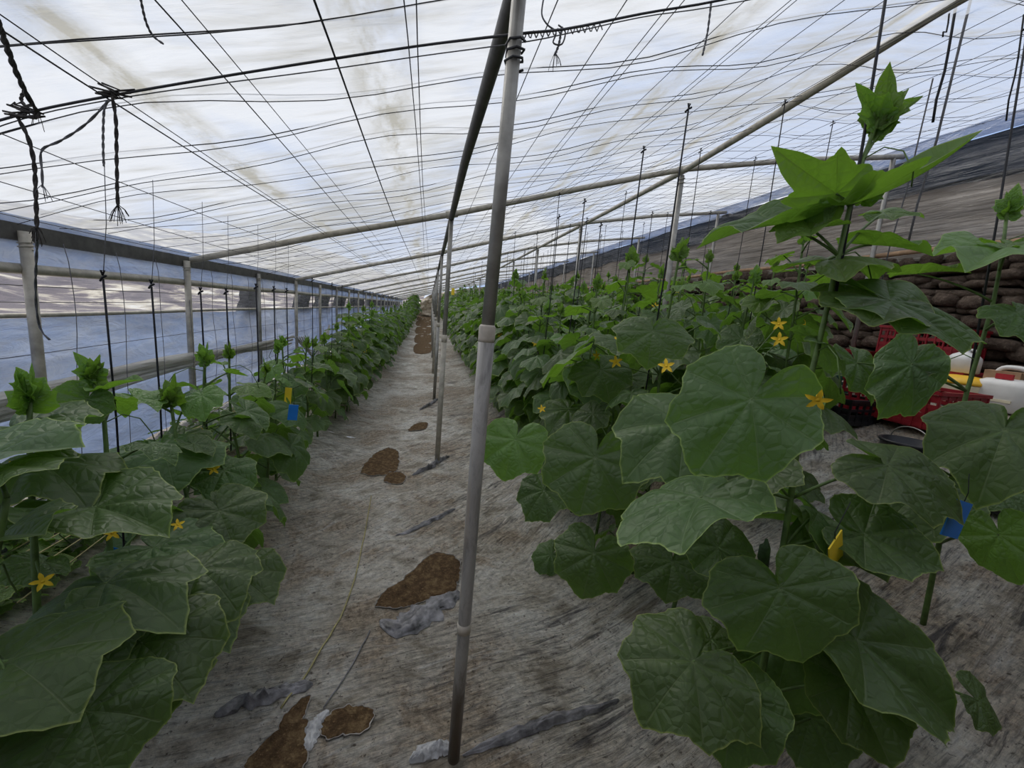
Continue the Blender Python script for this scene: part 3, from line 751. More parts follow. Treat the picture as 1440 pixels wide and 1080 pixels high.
for k, y in enumerate(cy):
    a1, a2, p1, p2 = rnd.uniform(.016,.035), rnd.uniform(.012,.026), rnd.uniform(0,6), rnd.uniform(0,6)
    n = 40 if y < 12 else 14
    pts = []
    for i in range(n+1):
        x = -2.2 + 7.2*i/n
        pts.append((x, y + .035*math.sin(x*1.9+p2) + .02*math.sin(x*4.1+p1), roof_z(x) + .025 + a1*math.sin(x*2.6+p1) + a2*math.sin(x*5.3+p2)))
    lab = f'thin wavy wire crossing under the roof film, {ORD[k+1]} from the camera' if k < 10 else 'thin wavy wire crossing under the roof film farther down the house'
    solo('cross_wire', tubes(pts, .0018, 4), M['wire'], lab, 'wire', 'cross wires under the roof film', origin=(0,y,roof_z(0)))
    if y < 8:
        pts = [(px+.03, py+.10, pz+.07) for px, py, pz in pts]
        lab = f'faint wire lying on top of the roof film, {ORD[k+1]} from the camera' if k < 10 else 'faint wire lying on top of the roof film farther down'
        solo('cover_wire', tubes(pts, .0022, 4), M['wire'], lab, 'wire', 'wires over the roof film', origin=(0,y+.1,roof_z(0)))
# the taut twisted wire tied to the near pole
W1 = [aty(*q) for q in [(-60,188,1.68),(40,158,1.64),(165,133,1.60),(310,108,1.56),(460,84,1.53),(600,63,1.51),(735,47,1.32),(800,40,1.40),(910,18,1.47),(1010,1,1.48),(1200,-40,1.5)]]
solo('support_wire', tubes(resample(W1, 40), .0036, 6), M['wire'], 'thick taut wire crossing the upper left and tied to the near pole', 'wire')
solo('support_wire', tubes(resample([p+Vector((0,.015,-.012+.01*math.sin(i))) for i, p in enumerate(W1)], 40), .0018, 5), M['cord_grey'], 'thin grey wire twisted along the thick taut wire at the near pole', 'wire')
coil = [aty(735+i*1.9, 50-.30*i*1.9*.35+5*math.sin(i*1.4), 1.33+.003*i) for i in range(60)]
solo('wire_coil', tubes(coil, .0022, 4), M['cord_grey'], 'loose curls of thin wire right of the near pole top', 'wire')
solo('wire_coil', tubes(resample([aty(*q) for q in [(765,-5,1.42),(762,20,1.42),(770,35,1.42),(782,45,1.42),(778,60,1.42),(790,62,1.42),(795,45,1.42),(785,35,1.42)]], 40), .0025, 5), M['cord_grey'], 'thin wire loop hanging from the roof right of the near pole', 'wire')
# frayed ropes, upper left
def rope(name, px, r, label, Y=None, mat='rope', n=30, fray=0, seed=0, tie=None):
    P = resample([aty(x, y, yy) for x, y, yy in px], n)
    root = thing(name, label, 'rope', P[0])
    for q in range(2):
        pts = []
        for i, p in enumerate(P):
            t = (P[min(i+1,n)]-P[max(i-1,0)]).normalized(); u = t.cross(Vector((0,1,.1))).normalized(); w = t.cross(u)
            a = i*.9 + q*math.pi
            pts.append(p + (u*math.cos(a)+w*math.sin(a))*r*.7)
        part('strand', tubes(pts, r, 6), M[mat], root)
    if fray:
        m = MB(); g = random.Random(seed)
        for q in range(fray):
            d = Vector((g.uniform(-1,1), g.uniform(-.6,.6), g.uniform(-1.6,.1))); m.tube([P[-1]+Vector((0,0,.01)), P[-1]+d*.018, P[-1]+d*.026+Vector((0,0,-.014))], .0009, 4)
        part('frayed_end', m, M[mat], root)
    if tie:
        m = MB(); g = random.Random(seed+5)
        c0 = aty(*tie)
        for q in range(9):
            a = g.uniform(0,6.28); d = Vector((math.cos(a), g.uniform(-.4,.4), math.sin(a)))
            m.tube([c0+Vector((g.uniform(-.05,.05),0,0)), c0+d*.012+Vector((g.uniform(-.03,.03),0,0)), c0+d*.018+Vector((g.uniform(-.05,.05),0,.006))], .0028, 4)
        part('knot', m, M[mat], root)
    return root
rope('hanging_rope', [(-6,25,1.15),(8,62,1.30),(20,95,1.42),(36,130,1.55),(52,157,1.63)], .0042, 'twisted dark rope coming down from the roof at the upper left edge', seed=1, fray=6, tie=(38,160,1.635))
rope('hanging_rope', [(26,105,1.65),(34,125,1.65),(30,140,1.65),(40,155,1.65)], .003, 'thin loop of dark rope beside the twisted rope at the upper left', seed=2, tie=(36,157,1.64))
rope('hanging_rope', [(25,165,1.64),(40,195,1.64),(48,230,1.64),(50,265,1.64),(52,322,1.64)], .0036, 'long dark rope hanging from the thick wire at the far upper left', seed=3, fray=16)
rope('hanging_rope', [(158,136,1.595),(163,170,1.595),(164,220,1.595),(165,272,1.595),(166,292,1.595)], .0032, 'dark frayed rope hanging from the thick wire left of the pale roof seam', seed=4, fray=18, tie=(163,133,1.595))
rope('hanging_twine', [(150,142,1.6),(146,160,1.6),(145,200,1.6),(146,234,1.6)], .0022, 'short grey twine beside the frayed rope on the thick wire', seed=5, mat='cord_grey')
rope('hanging_twine', [(155,140,1.6),(120,175,1.61),(85,198,1.62),(59,211,1.63),(59,240,1.63),(60,264,1.63)], .0022, 'grey twine slanting down left from the frayed rope', seed=6, mat='cord_grey', fray=6)
rope('hanging_twine', [(197,-5,1.24),(205,30,1.27),(215,50,1.29),(230,62,1.3)], .0018, 'thin curved twine under the roof at the top left', seed=7, mat='cord_grey')
rope('hanging_twine', [(52,322,1.66),(52,340,1.9),(50,400,2.2),(52,440,2.3),(58,465,2.35),(70,478,2.35)], .003, 'brown twine dangling in front of the left wall and curling at its end', seed=8, mat='cord_grey')
rope('hanging_twine', [(790,38,1.45),(786,62,1.46),(780,78,1.46)], .0025, 'short frayed twine on the wire right of the near pole', seed=9, mat='cord_grey', fray=8)
rope('hanging_twine', [(1000,5,1.6),(995,45,1.62),(988,78,1.63)], .0025, 'short grey twine hanging from the roof above the right row', seed=10, mat='cord_grey')
for k, (a, b, lab) in enumerate([((1335,18,2.0),(1326,52,2.0),'short dark tape end tied to the right purlin, left of the long ones'),((1345,5,2.0),(1312,172,2.0),'dark tape end hanging below the right purlin'),((1366,-5,2.0),(1275,350,2.2),'long grey tape slanting down from the right purlin toward the tall plant'),((1312,110,2.1),(1240,395,2.3),'thin tape slanting down just left of the long grey tape'),((1440,20,1.9),(1415,170,1.9),'thin dark cord hanging at the upper right edge')]):
    A, B = aty(*a), aty(*b); mid = (A+B)/2 + Vector((.012,0,-.03))
    solo('hanging_tape', tubes([A, A*.6+B*.4+Vector((.01,0,0)), mid, A*.2+B*.8+Vector((-.006,0,0)), B], .0065 if k in (1,2) else .004, 5), M['cord'] if k in (0,1,4) else M['cord_grey'], lab, 'tape', 'tapes hanging at the upper right', origin=A)
# drop wires on the left wall
for k in range(22):
    y = 2.95 + .42*k; a = rnd.uniform(-.05,.05)
    pts = [(-2.21,y,1.76),(-2.20,y+.01,1.68),(-2.17,y-.03+a,1.35),(-2.13,y-.10,1.0),(-2.10,y-.17+a,.65),(-2.08,y-.2,gz(-2.08,y)+.02)]
    lab = f'thin drop wire from the left eave, {ORD[k+1]} from the camera' if k < 8 else 'thin drop wire from the left eave farther down the wall'
    solo('drop_wire', tubes(resample(pts, 14), .0020, 4), M['cord_grey'], lab, 'wire', 'drop wires on the left wall', origin=pts[0])
for k, (z, r) in enumerate([(1.52,.0022),(1.44,.002),(1.16,.002),(.98,.002),(.72,.002)]):
    solo('wall_wire', tubes([(-2.235, y, z+.01*math.sin(y*1.3+k)) for y in [0+.7*i for i in range(48)]], r, 4), M['wire'], ['topmost','second highest','middle','second lowest','lowest'][k]+' thin wire running along the left film wall', 'wire', 'wires along the left wall')

# ================================================================== PLANTS
def HL(j, t, a=.4, b=.8, c=.0, w=1.0, v=0, y=False):
    """one leaf: j and t are (pixel x, pixel y, depth) of its stalk joint and its tip"""
    J, T = at(*j), at(*t); cam = (CAM-J).normalized()
    return dict(j=J, ax=T-J, n=cam*a + Vector((0,0,1))*b + CR*c, s=(T-J).length, w=w, v=v, young=y)
def ppath(pts): return [at(*p) for p in pts]
rg = random.Random(21)
# the tall plant in front on the right
SA = ppath([(1063,1000,1.40),(1080,900,1.40),(1098,790,1.41),(1112,700,1.42),(1130,570,1.42),(1155,470,1.43),(1175,380,1.43),(1200,270,1.44),(1222,200,1.45),(1236,165,1.45)])
SA[0].z = gz(SA[0].x, SA[0].y) - .01
root = thing('cucumber_plant', 'tallest cucumber plant with a big face-on leaf, in front on the right', 'plant', SA[0])
LA = [HL((1056,562,1.16),(978,664,1.14), 1,.25,0, .90, 0), HL((985,700,1.24),(866,742,1.18), -.25,1,0, .85, 0),
      HL((1097,827,1.22),(1150,938,1.12), .75,.6,0, 1.35, 1), HL((975,930,1.18),(905,1000,1.10), .9,.4,-.2, 1.2, 7),
      HL((1030,975,1.25),(1022,1080,1.15), .6,.7,0, 1.0, 5), HL((1205,900,1.28),(1372,1018,1.18), .65,.7,.1, .74, 6),
      HL((1215,752,1.35),(1330,792,1.24), .6,.75,0, .95, 4), HL((1195,960,1.30),(1262,1082,1.18), .7,.6,0, .85, 4),
      HL((1248,655,1.36),(1388,706,1.22), .55,.8,0, .85, 1), HL((1252,423,1.36),(1408,462,1.29), .62,.9,0, .62, 0), HL((1240,423,1.38),(1165,414,1.34), .6,.9,0, 1.0, 0), HL((1110,900,1.42),(1085,1010,1.36), .5,.7,0, .9, 5),
      HL((1060,655,1.45),(1010,690,1.40), .1,1,0, 1.2, 6), HL((1140,1010,1.42),(1120,1075,1.36), .7,.6,0, 1.1, 2),
      HL((1375,985,1.22),(1422,1018,1.20), .6,.6,0, 1.1, 2), HL((1130,735,1.50),(1215,705,1.62), .1,1,0, .9, 5), HL((1150,720,1.46),(1195,760,1.5), .4,.8,0, 1.0, 7), HL((1075,930,1.50),(1150,985,1.46), .5,.8,0, 1.1, 5), HL((1000,900,1.52),(960,860,1.6), .3,.9,0, 1.0, 2),
      HL((1176,272,1.42),(1086,211,1.38), .85,-.3,.1, .92, 0, 2), HL((1172,268,1.44),(1168,312,1.42), .85,-.2,.3, .8, 2, 2),
      HL((1198,287,1.42),(1380,236,1.34), .10,1,0, .8, 1, 2), HL((1214,280,1.47),(1243,232,1.50), .8,.3,0, .75, 0, 2), HL((1236,172,1.45),(1200,116,1.44), .8,.0,.3, .7, 3, 2), HL((1240,168,1.45),(1254,100,1.44), .8,.0,-.2, .9, 1, 2), HL((1240,175,1.45),(1298,138,1.43), .7,.5,0, .7, 3, 2), HL((1238,180,1.46),(1250,130,1.5), .9,.0,0, .7, 0, 2), HL((1236,190,1.45),(1262,150,1.42), .9,.2,-.4, .8, 1, 2),
      HL((1140,322,1.44),(1092,330,1.40), .30,1,0, .9, 4, True), HL((1098,316,1.50),(985,324,1.46), .14,1,0, .42, 4),
      HL((1165,365,1.46),(1225,345,1.55), .0,1,0, .8, 1, True), HL((1150,480,1.46),(1190,505,1.50), .3,.9,0, .9, 5),
      HL((1060,620,1.50),(1030,590,1.62), .3,.8,0, 1.0, 2), HL((1243,300,1.55),(1305,292,1.5), .35,.8,0, .75, 0, True),
      HL((1010,770,1.48),(1000,700,1.60), .2,.9,0, .8, 5), HL((1225,345,1.5),(1322,345,1.42), .08,1,0, .45, 4, True)]
finish_plant(root, SA, LA, rg, [(at(1150,562,1.06), (CAM-at(1150,562,1.06)).normalized()+Vector((.2,0,-.5)), .024), (at(1030,935,1.3), Vector((-.6,-.6,.2)), .012)],
             [(at(1078,758,1.36), .11), (at(1165,830,1.44), .08)], at(1240,172,1.45), .055, 4, 3, .012)
SB = ppath([(1335,745,1.75),(1345,640,1.74),(1352,580,1.74),(1378,490,1.75),(1398,420,1.76),(1410,350,1.77),(1416,300,1.78)])
SB[0].z = gz(SB[0].x, SB[0].y) - .01
root = thing('cucumber_plant', 'cucumber plant at the right edge in front of the red crates', 'plant', SB[0])
LB = [HL((1412,605,1.50),(1382,680,1.40), .55,.8,0, .95, 1), HL((1282,512,1.66),(1246,578,1.61), .95,.25,.25, .60, 2),
      HL((1284,508,1.68),(1306,474,1.70), .8,.3,-.4, .7, 3), HL((1405,752,1.45),(1425,822,1.40), .5,.3,-.7, .9, 2, True),
      HL((1415,352,1.7),(1360,356,1.55), .1,1,0, .7, 4, True), HL((1415,345,1.7),(1455,350,1.6), .1,1,0, 1, 4, True),
      HL((1430,440,1.6),(1470,470,1.5), .3,1,0, 1, 1), HL((1205,510,1.85),(1240,560,1.75), .5,.6,.3, .7, 2),
      HL((1300,690,1.75),(1240,720,1.7), .3,.9,0, 1, 5), HL((1262,640,1.75),(1330,645,1.65), .1,1,0, .7, 3),
      HL((1395,690,1.72),(1440,720,1.6), .3,.9,0, 1, 2), HL((1290,385,1.9),(1370,372,1.8), .05,1,0, .5, 4, True)]
finish_plant(root, SB, LB, rg, [], [], at(1418,300,1.78), .10, 5, 2, .011)
# plants of the first right row, behind the near pole
def named(x, y, H, label, leaves, seed, dens=.9, big=.165, fl=0, flowers=(), lean=(0,0)):
    g = random.Random(seed); base = Vector((x, y, gz(x, y)-.01))
    root = thing('cucumber_plant', label, 'plant', base)
    stem = [base, base+Vector((.02+lean[0]*.3,0,H*.35)), base+Vector((-.01+lean[0]*.7,.01,H*.7)), base+Vector((lean[0],0,H))]
    Ls = list(leaves)
    for sp, jn, ax, nr, sz, yg in auto_leaves(base, H, g, dens, big, .12):
        Ls.append(dict(j=jn + Vector((lean[0]*(sp.z-base.z)/H,0,0)), ax=ax, n=nr, s=sz, v=g.randint(0,7), young=yg, w=g.uniform(.85,1)))
    finish_plant(root, stem, Ls, g, flowers, [], stem[-1], .095, 5, 2)
    return root
def fl(px, py, D, s=.03): P = at(px, py, D); return (P, (CAM-P).normalized()+Vector((0,0,.3)), s)
named(1.12, 1.72, 1.10, 'second cucumber plant of the right row, behind the tallest one', [HL((962,598,1.62),(880,642,1.52), .6,.7,0, 1.0, 1), HL((945,790,1.85),(938,838,1.75), .6,.7,0, 1.4, 1)], 31, .5, .14, flowers=[fl(937,515,1.85,.028), fl(1095,456,1.95,.026), fl(1096,478,1.9,.028)])
named(1.10, 2.10, 1.85, 'tall bud-topped cucumber plant, third in the right row', [HL((837,643,1.98),(812,724,1.90), .95,.3,-.2, 1.15, 0), HL((835,778,2.0),(818,842,1.92), .9,.4,0, 1.15, 7),
      HL((918,466,2.05),(912,506,1.97), .45,.8,0, 1.35, 1), HL((870,480,2.3),(842,470,2.2), .3,.8,0, 1.2, 2)], 32, .75, .15, flowers=[fl(866,483,2.35,.03), fl(866,509,2.35,.03), fl(878,461,2.6,.025)])
named(1.05, 2.55, 1.88, 'tall bud-topped cucumber plant, fourth in the right row', [HL((845,520,2.5),(862,556,2.4), .6,.7,0, 1.3, 1), HL((800,505,2.55),(755,520,2.45), -.4,.6,0, 1.1, 2, True),
      HL((725,618,2.6),(705,670,2.5), .6,.3,-.2, 1.2, 2, True), HL((765,690,2.7),(738,720,2.6), .4,.7,0, 1.1, 5), HL((775,780,2.7),(752,802,2.65), .6,.6,0, 1.0, 7)], 33, .9, .16, flowers=[fl(762,575,2.75,.022)])
# left row front plants
def lplant(label, stem, leaves, tip, seed, auto=None, flowers=(), tsc=.10):
    g = random.Random(seed); st = ppath(stem); st[0].z = gz(st[0].x, st[0].y)-.01
    root = thing('cucumber_plant', label, 'plant', st[0])
    Ls = list(leaves)
    if auto:
        for sp, jn, ax, nr, sz, yg in auto_leaves(st[0], st[-1].z-st[0].z, g, auto[0], auto[1], .10, ):
            q = stem_near(resample(st, 14), sp.z)-sp
            Ls.append(dict(j=jn+Vector((q.x,q.y,0)), ax=ax, n=nr, s=sz, v=g.randint(0,7), young=yg, w=g.uniform(.85,1)))
    finish_plant(root, st, Ls, g, flowers, [], st[-1] if tip else None, tsc, 6, 2, .012)
lplant('cucumber plant at the lower left corner, nearest the camera in the left row', [(-60,1180,1.05),(-40,1000,1.03),(-20,860,1.0),(10,700,1.0)],
       [HL((10,930,.98),(88,966,.92), .7,.7,0, 1.3, 1), HL((-30,650,1.05),(98,608,1.05), .25,1,0, .9, 4), HL((5,1010,1.0),(40,1090,.95), .6,.6,0, 1.2, 2), HL((-10,760,1.05),(50,735,1.0), .3,1,0, 1, 4),
        HL((120,1000,1.05),(150,1090,.98), .6,.7,0, 1.25, 5), HL((-5,660,1.02),(70,640,.98), .4,1,0, .8, 0)], False, 41)
lplant('bud-topped cucumber plant beside the first wall pole, second in the left row', [(70,1050,1.30),(55,900,1.30),(48,760,1.31),(42,640,1.32),(42,560,1.33)],
       [HL((105,882,1.18),(168,936,1.15), .25,1,0, 1.15, 0), HL((135,713,1.28),(228,732,1.20), .35,1,0, .72, 4), HL((150,820,1.30),(232,832,1.20), .5,.8,0, .9, 1), HL((200,905,1.25),(262,952,1.18), .5,.8,0, 1.2, 5),
        HL((30,600,1.32),(100,595,1.26), .2,1,0, .9, 4), HL((50,650,1.34),(110,660,1.24), .3,1,0, .9, 1), HL((150,970,1.25),(215,985,1.15), .5,.8,0, 1.2, 2), HL((60,790,1.4),(10,800,1.3), .4,.8,0, 1.1, 5)], True, 42, flowers=[fl(60,818,1.26,.022), fl(14,655,1.3,.012)], tsc=.115)
lplant('cucumber plant tied to a black cord, third in the left row', [(190,960,1.55),(165,850,1.55),(152,740,1.56),(150,650,1.56),(146,590,1.57),(130,530,1.57)],
       [HL((122,562,1.52),(100,600,1.50), .8,.3,-.2, 1.1, 6), HL((152,547,1.56),(198,526,1.50), .15,1,0, .8, 4, 2), HL((110,692,1.5),(62,700,1.42), .3,1,0, .8, 1), HL((140,676,1.5),(95,672,1.5), .2,1,0, .9, 4),
        HL((280,800,1.5),(330,832,1.42), .5,.8,0, 1.2, 7), HL((215,770,1.55),(280,790,1.48), .4,.9,0, 1.0, 2), HL((240,860,1.5),(305,880,1.42), .5,.8,0, 1.1, 5), HL((132,528,1.57),(104,494,1.53), .8,.2,.2, 1.0, 0, 2), HL((135,525,1.57),(148,512,1.6),.5,.6,0,.9,1,2)], True, 43, (.5,.15), flowers=[fl(158,750,1.5,.022), fl(250,738,1.6,.018)], tsc=.07)
lplant('cucumber plant with a crisp veined front leaf, fourth in the left row', [(285,830,1.92),(270,740,1.92),(255,660,1.93),(245,600,1.94),(240,560,1.94)],
       [HL((308,718,1.78),(330,768,1.70), .8,.5,0, 1.2, 0), HL((228,632,1.85),(245,668,1.74), .45,.8,0, 1.5, 1), HL((190,560,1.85),(225,572,1.82), -.1,1,0, .9, 4, True), HL((330,810,1.85),(375,825,1.78), .5,.8,0, 1.1, 5)], True, 44, (.7,.15), flowers=[fl(300,660,1.95,.022)], tsc=.10)

count = {}
ROWS = [('left row', -1.24, [2.35,2.72,3.10,3.50,3.9,4.3,4.7,5.1], 1.10, 4), ('first right row', 1.05, [2.95,3.35,3.75,4.15,4.6,5.05], 1.72, 4),
        ('second right row', 2.02, [2.25,2.65,3.05,3.5,3.95,4.4,4.9], 1.62, 1), ('third right row', 2.95, [3.15,3.55,4.0,4.5,5.0], 1.48, 0)]
for nm, x, ys, H, off in ROWS:
    for k, y in enumerate(ys):
        g = random.Random(int(x*100)+k*7+500)
        lab = f'cucumber plant, {ORD[k+1+off]} from the camera in the {nm}' + (' beside the path' if nm in ('left row','first right row') else ' across from the path')
        auto_plant(x+g.uniform(-.06,.06), y, H*g.uniform(.88,1.12), g, lab, 'cucumber plants of the '+nm, .85 if x < 0 else 1.0, .165 if x < 0 else .20, 1 if k % 2 == 0 else 0, (g.uniform(-.06,.06), g.uniform(-.05,.05)))
protos = [proto_plant(i, h) for i, h in enumerate([1.5,1.42,1.58,1.5,1.36,1.62])]
used = set()
far = []
for nm, x, y0, step, Hs in [('left row', -1.24, 5.5, .42, .80), ('first right row', 1.05, 5.5, .42, 1.12), ('second right row', 2.02, 5.4, .46, 1.08), ('third right row', 2.95, 5.5, .5, 1.0), ('fourth right row', 3.85, 4.6, .55, .9)]:
    y = y0
    while y < 33.8:
        far.append((nm, x, y, Hs)); y += step*(1 if y < 16 else 1.35)
for k, (nm, x, y, Hs) in enumerate(far):
    i = k % 6
    o = protos[i] if i not in used else copy_tree(protos[i])
    used.add(i)
    xx = x + rnd.uniform(-.07,.07); s = Hs*rnd.uniform(.88,1.12)*(1.0 if y < 28 else 1.12)
    if nm == 'left row' and y > 22: s *= 1.0 + .25*smooth((y-22)/8)
    o.location = (xx, y, gz(xx, y)-.01); o.rotation_euler = (0, 0, rnd.uniform(0, 6.28) if k >= 6 else 0); o.scale = (s*1.05, s*1.05, s)
    side = {'left row':'left row along the path','first right row':'first row right of the path','second right row':'second row right of the path','third right row':'third row right of the path','fourth right row':'row nearest the stone wall'}[nm]
    tag(o, 'leafy cucumber plant among the farther ones of the ' + side, None, 'farther plants of the ' + nm)
print('far plants', len(far))

# low vines along the left wall
bk = Bake(); g = random.Random(77)
for k in range(1500):
    y = 1.6 + 12*g.random()**1.4; x = g.uniform(-2.08,-1.66)
    a = g.uniform(0,6.28); P = Vector((x, y, gz(x,y)+g.uniform(.02,.20)))
    bk.leaf(TINY[k % 8], P, frame(Vector((math.cos(a), math.sin(a), g.uniform(-.3,.3))), Vector((g.uniform(-.5,.5), g.uniform(-.5,.5), 1))), g.uniform(.03,.065))
tag(link('low_weeds', bk.mesh('low_weeds', M['leaf_young'])), 'low bright green weeds between the left row and the film wall', 'weeds', None, 'stuff')
for k in range(9):
    x = -1.58-.055*k; pts = [(x+.03*math.sin(i*.9+k), 1.7+1.1*i, gz(x,1.7+i)+.18+.05*math.sin(i*1.7+k)) for i in range(9)]
    solo('dry_vine', tubes(resample(pts, 30), .0035, 4), M['straw'], f'pale dry stem lying over the weeds behind the left row, {ORD[k+1]} from the row', 'stem', 'dry stems behind the left row', origin=pts[0])

# ------------------------------------------------------------------ twines
def twine(top, bot, lab, group, r=.0042, hook=True, bar=.016):
    root = thing('training_twine', lab, 'twine', top, group)
    top = Vector(top); bot = Vector(bot); q = (top+bot)/2 + Vector((.008,0,0))
    part('cord', tubes([top, top*.75+bot*.25+Vector((.004,0,0)), q, bot], r, 6), M['cord'], root)
    m = MB(); m.tube([top+Vector((-bar,.01,-.008)), top+Vector((-bar*.2,0,.004)), top+Vector((bar,-.01,.012))], r*1.15, 6)
    m.tube([top+Vector((0,0,.016)), top+Vector((.006,0,.03)), top+Vector((-.006,0,.03)), top+Vector((0,0,.012))], r, 5)
    part('hook', m, M['cord'], root)
LT = [(145,392,1.58),(213,403,1.94),(282,412,2.35),(318,412,2.7),(360,405,3.05),(385,408,3.4),(403,410,3.8)]
for k, (px, py, D) in enumerate(LT):
    A = at(px, py, D); x, y = A.x, A.y
    twine(A, (x+.005, y, gz(x,y)+.35), f'black training cord hanging over the left row, {ORD[k+1]} from the camera', 'training cords of the left row', (.0036, .0040, .0042, .0046)[min(k,3)])
    solo('cord_hanger', tubes([A, A+Vector((.01,.02,.2)), Vector((A.x+.0,A.y+.05,roof_z(A.x)+.0))], .0016, 4), M['cord_grey'], f'thin hanger wire above the left row cord, {ORD[k+1]} from the camera', 'wire', 'hangers above the left cords', origin=A)
for k in range(14):
    x, y = -1.24+rnd.uniform(-.06,.06), 4.3+.8*k+rnd.uniform(-.1,.1)
    twine((x, y, 1.72), (x, y, gz(x,y)+.5), 'thin black training cord hanging farther along the left row', 'farther cords of the left row', .0036)
twine(aty(1249,-25,1.42), at(1172,430,1.43), 'black training cord holding the tallest plant in front', 'training cords of the right rows', .0050)
twine(aty(1445,40,1.75), at(1352,600,1.73), 'black training cord holding the plant in front of the red crates', 'training cords of the right rows', .0045)
RT = [(905,213,2.6),(968,155,2.15),(822,285,3.3),(786,306,3.9),(845,318,3.6)]
for k, (px, py, D) in enumerate(RT):
    A = at(px, py, D); B = Vector((A.x-.02, A.y, gz(A.x,A.y)+1.0))
    twine(A, B, f'black training cord with a knot under the roof, {["behind the near pole at mid height","left of the second purlin pole","third from the near pole","fourth from the near pole","fifth from the near pole"][k]}', 'knotted cords of the first right row', .0042, bar=.012)
rows = [(1.05,3.6,'first'),(2.02,2.7,'second'),(2.95,3.3,'third')]
for x0, y0, nm in rows:
    for k in range(14):
        y = y0 + .75*k + rnd.uniform(-.15,.15); x = x0 + rnd.uniform(-.06,.06)
        zt = roof_z(x) - rnd.choice((.02,.02,.25,.4)); r = .0034
        lab = f'thin training cord over the {nm} right row, {ORD[k+1]} from the camera' if k < 4 else f'thin training cord farther along the {nm} right row'
        twine((x, y, zt), (x+rnd.uniform(-.03,.03), y, gz(x,y)+.9), lab, f'training cords over the {nm} right row', r, bar=.012)

# ------------------------------------------------------------------ sticky cards
def card(px, py, D, w, h, mat, lab, tilt=0, yaw=0):
    P = at(px, py, D); root = thing('sticky_card', lab, 'sticky card', P)
    m = MB(); rot = Matrix.Rotation(yaw, 3, 'Z') @ Matrix.Rotation(tilt, 3, 'Y')
    m.box(P, (w, .004, h), rot); part('card', m, M[mat], root, False)
    s = MB(); s.tube([P+rot @ Vector((0,0,h/2-.01)), P+rot @ Vector((0,0,h/2+.03)), P+Vector((.0,.0,h/2+.09))], .0013, 4); part('string', s, M['cord'], root)
card(405,557,3.1,.045,.125,'yellow_card','small yellow sticky card hanging over the left row', .08)
card(412,580,2.7,.055,.10,'blue_card','small blue sticky card just below the yellow one in the left row', .1, .3)
card(1345,730,1.33,.09,.12,'blue_card','blue sticky card low behind leaves at the right edge', .25, .1)
card(1176,792,1.31,.085,.22,'yellow_card','yellow sticky card low behind the tallest plant', -.55, .4)
card(160,785,1.7,.05,.08,'blue_card','dark blue sticky card nearly hidden low in the left row', .6, .5)
card(637,410,14,.10,.22,'yellow_card','tiny yellow sticky card far down the right row')

# ------------------------------------------------------------------ crates, jugs and bottles on the upper terrace
def crate(P, w, d, h, mat, lab, rz=0, group='crates on the terrace'):
    P = Vector(P); root = thing('crate', lab, 'crate', P, group); Rz = Matrix.Rotation(rz, 3, 'Z')
    def mk(boxes):
        m = MB()
        for c_, s_ in boxes: m.box(P + Rz @ Vector(c_), s_, Rz)
        return m
    t = .012
    part('base', mk([((0,0,.01),(w,d,.015))]+[((0,-d/2+d*i/5,.02),(w,.012,.02)) for i in range(6)]), M[mat], root, False)
    for sx, sy, L in ((0,-1,w),(0,1,w),(-1,0,d),(1,0,d)):
        b = []
        for q in range(4):
            zz = .03 + (h-.05)*q/3.3
            b.append(((sx*w/2, sy*d/2, zz), ((L, t*.8, h*.10) if sy else (t*.8, L, h*.10))))
        nr = max(3, int(L/.07))
        for q in range(nr+1):
            o = -L/2 + L*q/nr
            b.append(((o if sy else sx*w/2, o if sx else sy*d/2, h/2), ((t, t*1.5, h*.96) if sy else (t*1.5, t, h*.96))))
        b.append(((sx*w/2*.985, sy*d/2*.985, h*.22), ((L*.98, t*.4, h*.40) if sy else (t*.4, L*.98, h*.40))))
        part('side', mk(b), M[mat], root, False)
    part('rim', mk([((0,sy*d/2,h-.012),(w+.03,.034,.026)) for sy in (-1,1)]+[((sx*w/2,0,h-.012),(.034,d+.03,.026)) for sx in (-1,1)]), M[mat], root, False)
    return root
def on(px, py, X): P = atx(px, py, X); return P
def put(px, py, X):
    P = atx(px, py, X); return Vector((P.x, P.y, P.z))
cz = atg(1275,592)
crate(cz+Vector((0,.03,0)), .46, .74, .30, 'red', 'front red slatted crate beside the white jug', .0)
def gput(px, py, X): P = atx(px, py, X); return Vector((P.x, P.y, gz(P.x, P.y)))
crate(gput(1305,540,4.55)+Vector((0,.05,.01)), .42, .80, .20, 'red', 'middle red crate of the stack, with white bits and a tub on top', .05)
crate(gput(1300,506,4.84)+Vector((0,0,.01)), .30, .70, .20, 'red', 'red crate lying under the rear red crate, at the foot of the stone wall', .03)
crate(gput(1300,506,4.84)+Vector((0,0,.215)), .30, .74, .30, 'red', 'rear red slatted crate against the stone wall', .03)
crate(gput(1222,512,4.72)+Vector((0,.35,.01)), .36, .56, .24, 'red', 'low red crate at the back, left of the rear crate', .1)
crate(atg(1130,552)+Vector((0,0,.02)), .46, .62, .22, 'green_crate', 'dark green slatted crate left of the red crates', .05)
crate(atg(1172,592)+Vector((0,0,.02)), .40, .50, .22, 'black_plastic', 'black slatted crate in front of the green crate', .1)
